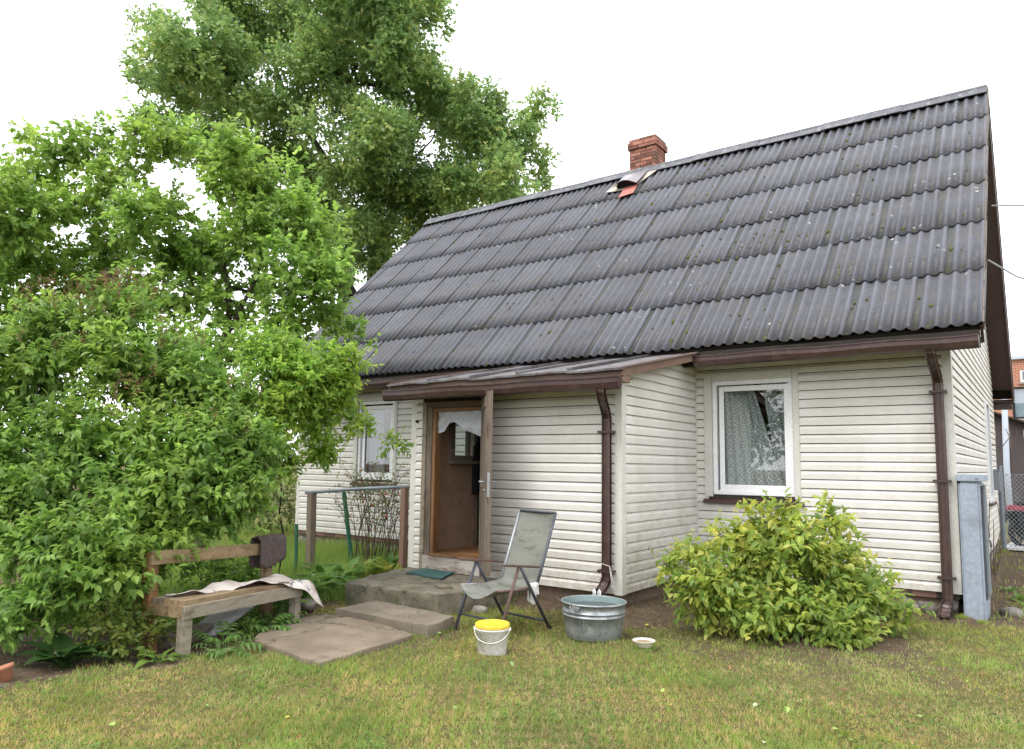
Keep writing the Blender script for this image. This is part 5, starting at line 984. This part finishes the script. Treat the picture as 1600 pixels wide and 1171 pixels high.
def wob(a, b_, n, amp, seed):
    a, b_ = Vector(a), Vector(b_); out = []
    for i in range(n+1):
        t_ = i/n; q = a.lerp(b_, t_); q += noise.noise_vector(q*.6+Vector((seed, seed, 0)))*amp*math.sin(math.pi*min(t_*1.0, 1)); out.append(q)
    return out
# great oak beyond the house
ob = (-19.1, 10.2, 0)
plant('oak_tree', 'crown', 'huge spreading oak with dark limbs rising behind the left end of the roof', 'tree', ob, OAK,
      [(.095, .17, .065), (.145, .24, .085), (.19, .30, .10), (.24, .345, .12), (.34, .34, .10)], 38000, 6, .145, tufts=(14, .32, .15, 1), trunk=[(wob((-19.3, 10.3, 4.5), (-23.2, 7.4, 18), 7, 1.6, 8), .24, .07), (wob((-19.2, 10.3, 4), (-14.2, 13.4, 9.5), 7, 1.0, 11), .22, .07), (wob((-19.5, 10.3, 8), (-15.0, 13.5, 14.5), 7, 1.2, 12), .2, .06), (wob((-19.8, 10.2, 10), (-20.5, 9.8, 20), 7, 1.4, 13), .2, .06), (wob((-19.1, 10.2, -.3), (-19.6, 10.4, 9), 5, .6, 1), .55, .38), (wob((-19.6, 10.4, 9), (-21.2, 9.4, 17.5), 6, 1.2, 2), .36, .12), (wob((-19.4, 10.4, 6), (-23.5, 8.6, 13.5), 6, 1.2, 3), .28, .10), (wob((-19.4, 10.4, 6), (-16.5, 12.2, 13), 6, 1.0, 4), .26, .09), (wob((-19.6, 10.4, 9), (-18.2, 12, 17), 6, .9, 5), .24, .08)],
      quality=0, wid=.62, spread=.9, shell=.45, twigs=1200, limb_r=.20, trans=.35, size_var=.4)
# lilac tree at the left behind the hedge
lb = (-8.6, -3.2, 0)
plant('lilac_tree', 'crown', 'airy lilac tree with twisted dark stems overhanging the left end of the roof', 'tree', lb, LILAC,
      [(.10, .182, .038), (.15, .25, .052), (.21, .325, .072), (.275, .395, .10)], 5600, 7, .098, tufts=(9, .38, .12, 2), trunk=[(wob((-8.6, -3.2, -.1), (-8.75, -3.1, 2.6), 5, .25, 1), .10, .07), (wob((-8.75, -3.1, 2.6), (-8.6, -3.0, 4.3), 5, .35, 2), .065, .03), (wob((-8.7, -3.15, 1.9), (-9.9, -4.0, 4.2), 5, .4, 3), .05, .02), (wob((-8.75, -3.1, 2.6), (-7.5, -2.6, 3.7), 5, .4, 4), .05, .02), (wob((-8.7, -3.1, 2.2), (-8.0, -2.7, 4.6), 5, .3, 7), .045, .018)],
      quality=1, wid=.66, spread=.8, shell=.5, parts=300, twigs=1300, limb_r=.034, trans=.45)
hb = (-6.2, -5.4, 0)
plant('hedge_bush', 'foliage', 'big dense bright green bush covering the left side behind the bench', 'bush', hb, BUSH_A,
      [(.075, .155, .034), (.12, .215, .045), (.18, .295, .062), (.26, .385, .09)], 7400, 8, .080, tufts=(9, .36, .3, 3), quality=1, wid=.50, spread=.65, up_=.2, droop=.35, shell=.38, parts=300, twigs=700, limb_r=.02, trans=.38)
b2 = (-7.2, -2.9, 0)
plant('yellow_bush', 'foliage', 'lighter yellow green bush reaching over the left front window', 'bush', b2, BUSH_B,
      [(.10, .20, .035), (.155, .275, .045), (.225, .345, .06), (.31, .40, .08)], 2300, 7, .07, tufts=(7, .42, .3, 4), quality=1, wid=.46, spread=.8, shell=.5, parts=200, twigs=400, limb_r=.014, trans=.42)
# dry brown seed plumes on the hedge
g = G()
for i in range(90):
    bl = BUSH_A[random.choice([0, 0, 1, 1, 2, 3, 4, 7, 6])]; c_ = Vector(bl[:3]); d_ = Vector((random.gauss(0, .5)+.25, random.gauss(0, .5)-.4, abs(random.gauss(.7, .4)))).normalized(); p_ = c_+d_*bl[3]*random.uniform(.95, 1.1)
    for j in range(16):
        q = p_+Vector((random.gauss(0, .012), random.gauss(0, .012), j*.009)); e = q+Vector((random.gauss(0, .018), random.gauss(0, .018), random.uniform(.0, .02))); g.tube([q, e], [.003, .005], 3, False)
MT['plume'] = pm('brown_plumes', (.16, .085, .045), (.25, .14, .075), 20, .9, 0)
o = g.build('seed_plumes', 'plume', bpy.data.objects['hedge_bush'], off=hb); stuff(o)
# front shrub
sb = (-1.05, -1.75, 0)
plant('shrub', 'foliage', 'low spreading shrub with yellow green leaves under the right front window', 'shrub', sb, [(a_, b_, c_, d_*.8) for a_, b_, c_, d_ in SHRUB],
      [(.11, .19, .045), (.17, .26, .06), (.25, .33, .07), (.34, .39, .08), (.43, .42, .13)], 1750, 6, .086, tufts=(7, .36, .26, 5), quality=1, wid=.52, spread=.75, up_=.15, droop=.35, shell=.36, parts=300, twigs=500, limb_r=.012, trans=.42, barkmat='twig')
g = G()
for i in range(46):
    a = random.uniform(0, 6.28); r_ = random.uniform(.02, .28); x, y = sb[0]+r_*math.cos(a)*1.3, sb[1]+r_*math.sin(a)*.8; bl = random.choice(SHRUB); q = Vector((x, y, -.02)); e = Vector(bl[:3]); g.tube(wob(q, e, 5, .12, i), [.011, .010, .008, .007, .005, .004], 5, False)
stuff(link('stems', g.mesh('stems', True, sb), 'twig', bpy.data.objects['shrub']))
# rose bush with hips behind the railing
rb_ = thing('rose_bush', 'thin arching rose bush with red hips behind the pipe railing', 'bush', (-7.0, -1.5, 0)); g = G(); tips = []
for i in range(34):
    b_ = Vector((-7.0+random.gauss(0, .25), -1.5+random.gauss(0, .18), 0)); h = random.uniform(.9, 1.55); dx = random.gauss(0, .55); pts = [b_+Vector((dx*t_**1.6, random.gauss(-.1, .25)*t_*0+.1*math.sin(i)*t_, h*math.sin(t_*1.45))) for t_ in np.linspace(0, 1, 8)]
    g.tube(pts, [.007-.005*j/7 for j in range(8)], 5, False); tips += pts[4:]
    for j in range(3): s_ = pts[3+j]; e = s_+Vector((random.gauss(0, .16), random.gauss(0, .12), random.uniform(.02, .22))); g.tube([s_, s_.lerp(e, .5)+Vector((0, 0, .03)), e], [.004, .003, .002], 4, False); tips += [e, e]
stuff(link('stems', g.mesh('stems', True, (-7.0, -1.5, 0)), 'twig', rb_))
fr = leaves([(*t_, .09) for t_ in tips], 420, 4, .036, spread=.9, shell=.6); V, F, rv = leafmesh(fr, .6, quality=0); me = np_mesh('foliage', V-np.array((-7.0, -1.5, 0)), F, rv); me.materials.append(leafmat('rose_leaf', [(.06, .10, .02), (.11, .15, .03), (.2, .17, .04)])); stuff(link('foliage', me, None, rb_))
bm = bmesh.new()
for i in range(85):
    q = random.choice(tips)+Vector((random.gauss(0, .05), random.gauss(0, .05), random.gauss(0, .04))); k = bmesh.ops.create_icosphere(bm, subdivisions=1, radius=random.uniform(.009, .014), matrix=Matrix.Translation(q-Vector((-7.0, -1.5, 0))))
me = bpy.data.meshes.new('hips'); bm.to_mesh(me); bm.free(); me.shade_smooth(); stuff(link('hips', me, 'hip', rb_))
# broad-leaved low plants
def rosette(name, label, cat, base, n, ln, wid, cols, lean=.8, parts=True, seed=1, comp=0, group=None, stemh=0):
    root = thing(name, label, cat, base, random.uniform(0, 6), group); lm = one_leaf('leaf', wid, leafmat(name+'_leaf%d' % seed, cols, False, .35, .4), .12, .45); g = G()
    for i in range(n):
        a = i*2.4+random.uniform(-.3, .3); el = random.uniform(.25, 1.15); l_ = ln*random.uniform(.6, 1.15); h = stemh*random.uniform(.2, 1); r_ = random.uniform(.0, .05)
        d_ = Vector((math.cos(a)*math.cos(el), math.sin(a)*math.cos(el), math.sin(el)))
        if comp:      # compound leaf: stalk with pairs of leaflets
            st_ = Vector((math.cos(a)*r_, math.sin(a)*r_, 0)); L_ = ln*random.uniform(1.6, 2.6); pts = [st_+d_*L_*t_+Vector((0, 0, -.35*L_*t_*t_)) for t_ in np.linspace(0, 1, 6)]; g.tube(pts, .0035, 4, False)
            for j in range(2, 6):
                for s in (-1, 1, 0) if j == 5 else (-1, 1):
                    ax = (pts[j]-pts[j-1]).normalized(); sd_ = ax.cross(Vector((0, 0, 1))).normalized(); aa = (ax*(1 if s == 0 else .6)+sd_*s*.8+Vector((0, 0, -.2))).normalized(); nn = sd_.cross(ax); nn = (nn-aa*nn.dot(aa)).normalized(); ss = nn.cross(aa); o = link('leaf', lm, None, root)
                    mm = Matrix((aa, ss, nn)).transposed().to_4x4() @ Matrix.Scale(l_*.62, 4); mm.translation = pts[j]; o.matrix_basis = mm
        else:
            nn = Vector((-math.cos(a)*math.sin(el), -math.sin(a)*math.sin(el), math.cos(el))); ss = nn.cross(d_); q = Vector((math.cos(a)*r_, math.sin(a)*r_, h)); o = link('leaf', lm, None, root)
            mm = Matrix((d_, ss, nn)).transposed().to_4x4() @ Matrix.Scale(l_, 4); mm.translation = q+d_*l_*.25; o.matrix_basis = mm; g.tube([(q.x*.3, q.y*.3, 0), q, q+d_*l_*.3], [.006, .005, .003], 4, False)
    link('stalks', g.mesh('stalks', False), root.children[0].data.materials[0], root); return root
GR = [(.06, .13, .03), (.10, .19, .04), (.15, .25, .05)]; YG = [(.10, .17, .03), (.17, .22, .04), (.26, .22, .05)]
k = 0
for i, (x, y, l, s) in enumerate([(-5.62, -3.75, 'broad leaved plant at the left foot of the concrete landing', 22), (-5.80, -3.35, 'broad leaved plant just left of the landing edge', 24), (-6.02, -3.0, 'broad leaved plant between the bench and the railing', 24), (-6.18, -2.62, 'broad leaved plant in the middle of the bed left of the landing', 24), (-6.30, -2.25, 'fading yellow green plant near the red post', 22), (-6.05, -2.05, 'yellowing plant tuft beside the foot of the reddish post', 20), (-6.55, -2.75, 'broad leaved plant beneath the pipe railing', 22), (-5.55, -4.10, 'broad leaved plant behind the right end of the bench', 18), (-6.35, -1.75, 'pale leaved plant behind the reddish post', 18)]):
    rosette('leafy_plant', l, 'plant', (x, y, 0), s, .25, .40, YG if i in (4, 5) else GR, seed=i, stemh=.16)
rosette('hosta', 'dark broad leaved hosta at the foot of the hedge', 'plant', (-5.08, -6.30, 0), 26, .24, .55, [(.02, .05, .015), (.04, .085, .022)], seed=20, stemh=.03)
rosette('hosta', 'broad leaved plant under the left end of the bench', 'plant', (-4.72, -5.80, 0), 10, .16, .5, GR, seed=21)
rosette('peony', 'peony plant with divided leaves under the right half of the bench', 'plant', (-4.98, -4.72, 0), 24, .13, .42, GR, seed=22, comp=1)
rosette('peony', 'peony plant with long leaflets beside the right bench leg', 'plant', (-5.12, -4.48, 0), 20, .13, .36, GR, seed=23, comp=1)
rosette('weed', 'small bright green weed with narrow leaves at the left corner of the slab', 'plant', (-4.66, -5.30, 0), 13, .14, .3, [(.08, .17, .03), (.12, .22, .05)], seed=24, comp=1)
rosette('weed', 'tuft of bright green leaves growing over the edge of the slab', 'plant', (-4.86, -4.92, .04), 12, .12, .22, [(.09, .19, .03), (.13, .24, .04)], seed=25)
rosette('weed', 'pale green weed spreading in front of the left bench leg', 'plant', (-4.52, -5.42, 0), 12, .12, .28, [(.14, .22, .08), (.2, .28, .12)], seed=26)
plant('low_bush', 'foliage', 'small yellowish low bush left of the bench leg', 'bush', (-4.98, -5.90, 0), [(-5.0, -5.95, .16, .17), (-4.9, -5.78, .13, .14), (-5.05, -6.1, .2, .15), (-4.86, -5.98, .10, .12), (-5.1, -5.8, .25, .14)],
      [(.06, .10, .02), (.10, .15, .03), (.16, .17, .04)], 150, 6, .06, wid=.5, twigs=40, limb_r=.006, trans=.4, parts=60)
for i, (x, y) in enumerate([(.55, 1.2), (.75, 1.5), (.45, 1.7), (.9, 1.9), (.65, 2.2), (.35, 2.5), (.8, 2.8), (1.0, 2.4)]):
    rosette('ground_weed', ['low green weed on the strip beside the gable wall', 'low leafy weed further back beside the gable wall'][i > 3], 'plant', (x, y, 0), 14, .11, .5, GR, seed=40+i, group=['near weeds beside the gable wall', 'far weeds beside the gable wall'][i > 3])
g = G()
for i in range(9): x, y = .10+random.gauss(0, .03), 3.6+random.gauss(0, .25); g.tube(wob((x, y, 0), (x+random.gauss(.03, .05), y+random.gauss(0, .1), random.uniform(.5, 1.1)), 5, .08, i), [.006]*5+[.003], 4, False)
tag(g.build('dry_stalks', 'twig', None), 'dry brown stalks standing against the gable wall behind the cabinet', 'plant')
# shrubs beyond the lawn, trees across the garden (they show in the window panes)
plant('far_bush', 'foliage', 'soft green bush growing beyond the left corner of the house', 'bush', (-12.2, .4, 0), [(-12.2, .4, .7, .7), (-12.6, .9, 1.1, .7), (-11.8, 1.0, .5, .5), (-13.2, .2, .8, .8), (-13.8, .9, 1.3, .8)], [(.05, .09, .025), (.09, .14, .035), (.13, .17, .05)], 900, 7, .08, quality=0, wid=.5, limb_r=.02)
for i, (x, y, h, l) in enumerate([(-7.5, -32, 13, 'tall birch across the garden, mirrored in the right front window'), (-14, -30, 10, 'broad tree across the garden opposite the porch'), (-17.5, -26, 12, 'tall tree across the garden, mirrored in the left front window'), (-2, -34, 8, 'round tree across the garden to the right')]):
    bl = [(x+random.gauss(0, h*.10), y+random.gauss(0, h*.10), h*z, h*(.16-.09*abs(z-.5))) for z in np.linspace(.25, .98, 12)]
    plant('garden_tree', 'crown', l, 'tree', (x, y, 0), bl, [(.03, .055, .02), (.06, .10, .03), (.10, .14, .04)], 1700, 6, .30, trunk=[(wob((x, y, -.2), (x, y, h*.8), 6, .4, i), .2, .05)], quality=0, wid=.6, limb_r=.04, gap=.5)
plant('distant_tree', 'crown', 'dark tree top beyond the orange brick building', 'tree', (2.3, 60, 0), [(1.5, 60, 9.9, 1.2), (2.4, 60, 11, 1.5), (3.4, 60, 10.4, 1.7), (2.4, 60, 8.6, 1.8), (4.2, 61, 9.1, 1.8)], [(.03, .055, .02), (.06, .09, .03)], 1500, 6, .35, trunk=[(wob((2.3, 60, -.2), (2.3, 60, 10), 4, .3, 9), .25, .1)], quality=0, wid=.6, limb_r=.06)
# ================================================================ GRASS
def wedge(n, lo, hi):
    r_ = np.exp(rng.uniform(np.log(lo), np.log(hi), n)); a = rng.uniform(-.70, .72, n) + yaw; return CAM[0]-np.sin(a)*r_, CAM[1]+np.cos(a)*r_
SLAB = [[(-5.40, -3.38), (-4.78, -3.36), (-4.20, -3.26), (-4.02, -2.95), (-3.98, -2.55), (-4.05, -2.0), (-5.70, -2.0), (-5.72, -2.30)], [(-4.87, -3.97), (-3.66, -3.99), (-3.74, -3.52), (-4.88, -3.42)], [(-4.62, -5.06), (-3.63, -5.19), (-3.70, -4.10), (-4.02, -4.02), (-4.70, -3.86), (-5.03, -4.04), (-5.0, -4.63)]]
def inpoly(x, y, P_):
    c = np.zeros(len(x), bool); j = len(P_)-1
    for i in range(len(P_)):
        xi, yi = P_[i]; xj, yj = P_[j]; c ^= ((yi > y) != (yj > y)) & (x < (xj-xi)*(y-yi)/(yj-yi+1e-12)+xi); j = i
    return c
def allowed(x, y, soil_keep=.04):
    ok = rng.random(len(x)) > soil_mask(x, y)*(1-soil_keep)
    for P_ in SLAB: ok &= ~inpoly(x, y, P_)
    ok &= ~((x > HX0) & (x < 0) & (y > .02) & (y < D)); ok &= ~((x > PX0) & (x < PX1) & (y > PY)); ok &= ~((x > .02) & (x < .24) & (y > -.1) & (y < .6)); ok &= np.hypot(x+2.56, y+3.02) > .23; ok &= np.hypot(x+2.90, y+4.06) > .15
    return ok
def blades(n, lo, hi, h0, h1, w_, lean, soil_keep=.04, region=None):
    x, y = wedge(n, lo, hi)
    if region is not None: x, y = region
    ok = allowed(x, y, soil_keep); x, y = x[ok], y[ok]; n = len(x); z = gz(x, y)
    pn = .5+.5*np.sin(x*2.3+1.7*np.sin(y*1.9))*np.sin(y*2.9+1.1*np.sin(x*1.3)); h = rng.uniform(h0, h1, n)*(.6+.6*pn); a = rng.uniform(0, 6.283, n); b_ = rng.uniform(0, 6.283, n); ln_ = rng.uniform(.2, 1, n)*lean
    p_ = np.stack([x, y, z-.003], 1); w2 = np.stack([np.cos(a), np.sin(a), a*0], 1)*w_*rng.uniform(.6, 1.4, n)[:, None]; tip = p_+np.stack([np.cos(b_)*ln_*h, np.sin(b_)*ln_*h, h*np.sqrt(np.maximum(.05, 1-np.minimum(ln_, .97)**2))], 1)
    V = np.stack([p_-w2, p_+w2, tip], 1).reshape(-1, 3); F = np.arange(3*n).reshape(n, 3); q2 = np.sin(x*5.3+2*np.sin(y*4.1))*np.sin(y*6.7+x*1.1); rv = np.clip(rng.random(n)*.6+.42*(pn-.5)+.12*q2+.2, 0, 1); return V, F, np.repeat(rv, 3)
GC = [(.29, .205, .11), (.43, .345, .195), (.31, .30, .11), (.225, .275, .075), (.165, .265, .055), (.26, .37, .09)]
V, F, rv = blades(250000, 2.2, 15, .016, .046, .0034, .98); me = np_mesh('lawn_grass', V, F, rv); me.materials.append(leafmat('grass_blade', GC, True, .3, .7)); tag(stuff(link('lawn_grass', me)), 'short mown lawn of green and straw coloured blades in front of the house', 'grass')
xc, yc = wedge(26000, 2.3, 12); nb = 9; x = np.repeat(xc, nb)+rng.normal(0, .012, 26000*nb); y = np.repeat(yc, nb)+rng.normal(0, .012, 26000*nb)
V, F, rv = blades(1, 1, 2, .028, .062, .0036, .93, .05, (x, y)); tc_ = .5+.5*np.sin(V[:, 0]*43)*np.sin(V[:, 1]*39+V[:, 0]*13); me = np_mesh('grass_tufts', V, F, np.clip(rv*.45+.75*tc_-.05, 0, 1)); me.materials.append(bpy.data.materials['grass_blade']); tag(stuff(link('grass_tufts', me)), 'longer tufts of grass standing up out of the mown lawn', 'grass')
x, y = wedge(60000, 9, 45); V, F, rv = blades(1, 1, 2, .05, .12, .008, .7, .3, (x, y)); me = np_mesh('far_grass', V, F, rv); me.materials.append(bpy.data.materials['grass_blade']); tag(stuff(link('far_grass', me)), 'lawn grass stretching away beyond the house and the hedge', 'grass')
x = np.concatenate([rng.uniform(-10.3, -6.1, 14000), rng.uniform(-14, -10.6, 6000), rng.uniform(-8.5, -5.55, 12000)]); y = np.concatenate([rng.uniform(-2.7, -.15, 14000), rng.uniform(-4, 3, 6000), rng.uniform(-5.6, -2.7, 12000)]); V, F, rv = blades(1, 1, 2, .12, .34, .005, .55, 1.0, (x, y)); me = np_mesh('tall_grass', V, F, np.clip(rv*.4+.6, 0, 1)); me.materials.append(bpy.data.materials['grass_blade']); tag(stuff(link('tall_grass', me)), 'uncut fresh green grass behind the bench and the pipe railing', 'grass')
# grass growing in the joints round the slabs
ex, ey = [], []
for P_ in SLAB:
    for a, b_ in zip(P_, P_[1:]+P_[:1]):
        k = int(math.hypot(b_[0]-a[0], b_[1]-a[1])*420); tt = rng.random(k); ex.append(a[0]+(b_[0]-a[0])*tt+rng.normal(0, .022, k)); ey.append(a[1]+(b_[1]-a[1])*tt+rng.normal(0, .022, k))
for (cx_, cy_, r_) in ((-2.87, -4.10, .165), (-2.56, -3.02, .245), (-2.02, -3.13, .06), (.02, -.1, .03), (.2, -.12, .03), (-4.68, -5.62, .06), (-5.0, -4.33, .06)): a_ = rng.uniform(0, 6.283, 300); ex.append(cx_+np.cos(a_)*r_+rng.normal(0, .015, 300)); ey.append(cy_+np.sin(a_)*r_+rng.normal(0, .015, 300))
V, F, rv = blades(1, 1, 2, .02, .06, .0035, .85, 1.0, (np.concatenate(ex), np.concatenate(ey))); me = np_mesh('joint_grass', V, F, np.clip(rv*.6+.4, 0, 1)); me.materials.append(bpy.data.materials['grass_blade']); tag(stuff(link('joint_grass', me)), 'grass growing along the edges of the concrete steps and slab', 'grass')
# clover and small broad leaves in patches, litter on the soil
x, y = wedge(44000, 2.3, 12); ok = allowed(x, y, .25) & ((np.sin(x*3.1+y)*np.sin(y*2.7-x*.8)+.3*np.sin(x*9)*np.sin(y*8)) > -.05); x, y = x[ok], y[ok]; n = len(x)
ax = norm(np.stack([rng.normal(size=n), rng.normal(size=n), rng.uniform(-.1, .5, n)], 1)); no = norm(np.array([0, 0, 1.])+rng.normal(size=(n, 3))*.4); no = norm(no-ax*(no*ax).sum(1, keepdims=True))
V, F, rv = leafmesh([np.stack([x, y, gz(x, y)+rng.uniform(.006, .03, n)], 1), ax, no, rng.uniform(.010, .028, n), rng.random(n)], .7, quality=0); me = np_mesh('clover', V, F, rv); me.materials.append(leafmat('clover_leaf', [(.06, .13, .025), (.10, .19, .035), (.17, .24, .06)])); tag(stuff(link('clover', me)), 'patches of small clover and weed leaves scattered through the lawn', 'ground cover')
x, y = wedge(16000, 2.5, 12); ok = (rng.random(len(x)) < soil_mask(x, y)*.9+.03); 
for P_ in SLAB[:1]: ok &= ~inpoly(x, y, P_)
ok &= ~((x > HX0) & (x < 0) & (y > -.02)) & ~((x > PX0) & (x < PX1) & (y > PY)); x, y = x[ok], y[ok]; n = len(x); zz = gz(x, y)+.006+.045*inpoly(x, y, SLAB[2])+.105*inpoly(x, y, SLAB[1])
keep = ~(inpoly(x, y, SLAB[2])|inpoly(x, y, SLAB[1])) | (rng.random(n) < .12); x, y, zz = x[keep], y[keep], zz[keep]; n = len(x)
ax = norm(np.stack([rng.normal(size=n), rng.normal(size=n), rng.normal(size=n)*.2], 1)); no = norm(np.array([0, 0, 1.])+rng.normal(size=(n, 3))*.3); no = norm(no-ax*(no*ax).sum(1, keepdims=True))
V, F, rv = leafmesh([np.stack([x, y, zz], 1), ax, no, rng.uniform(.008, .03, n), rng.random(n)], .5, quality=0); me = np_mesh('leaf_litter', V, F, rv); me.materials.append(leafmat('dry_litter', [(.07, .045, .03), (.13, .085, .05), (.22, .15, .09), (.10, .12, .04)], True, .1, .9)); tag(stuff(link('leaf_litter', me)), 'dry leaf and twig litter on the bare soil under the bushes', 'litter')
# single fallen leaves that stand out
kinds = {'pale': [(.62, .60, .45), (.55, .55, .38)], 'yellow': [(.55, .50, .06), (.45, .50, .10)], 'brown': [(.28, .13, .06), (.20, .10, .05)], 'green': [(.30, .42, .12), (.22, .36, .10)]}
km = {k_: one_leaf('fallen_leaf', .66, leafmat('fallen_%s' % k_, v_+v_[:1], False, .2), .10, .18) for k_, v_ in kinds.items()}
for i in range(64):
    k_ = random.choice(['pale', 'green', 'green', 'brown', 'brown', 'green', 'yellow']); x, y = wedge(1, 3.4, 7.5); x, y = float(x[0]), float(y[0])
    if not allowed(np.array([x]), np.array([y]), 1)[0] or float(soil_mask(np.array([x]), np.array([y]))[0]) > .9: continue
    o = link('fallen_leaf', km[k_], None, None, (x, y, float(gz(x, y))+.026)); s = random.uniform(.03, .055); o.scale = (s, s, s); o.rotation_euler = (random.gauss(0, .35), random.gauss(0, .3), random.uniform(0, 6.28)); tag(o, {'pale': 'pale cream fallen leaf lying on the lawn', 'yellow': 'yellow fallen leaf lying on the lawn', 'brown': 'brown curled fallen leaf lying on the lawn', 'green': 'light green fallen leaf lying on the lawn'}[k_], 'leaf', k_+' fallen leaves on the lawn')
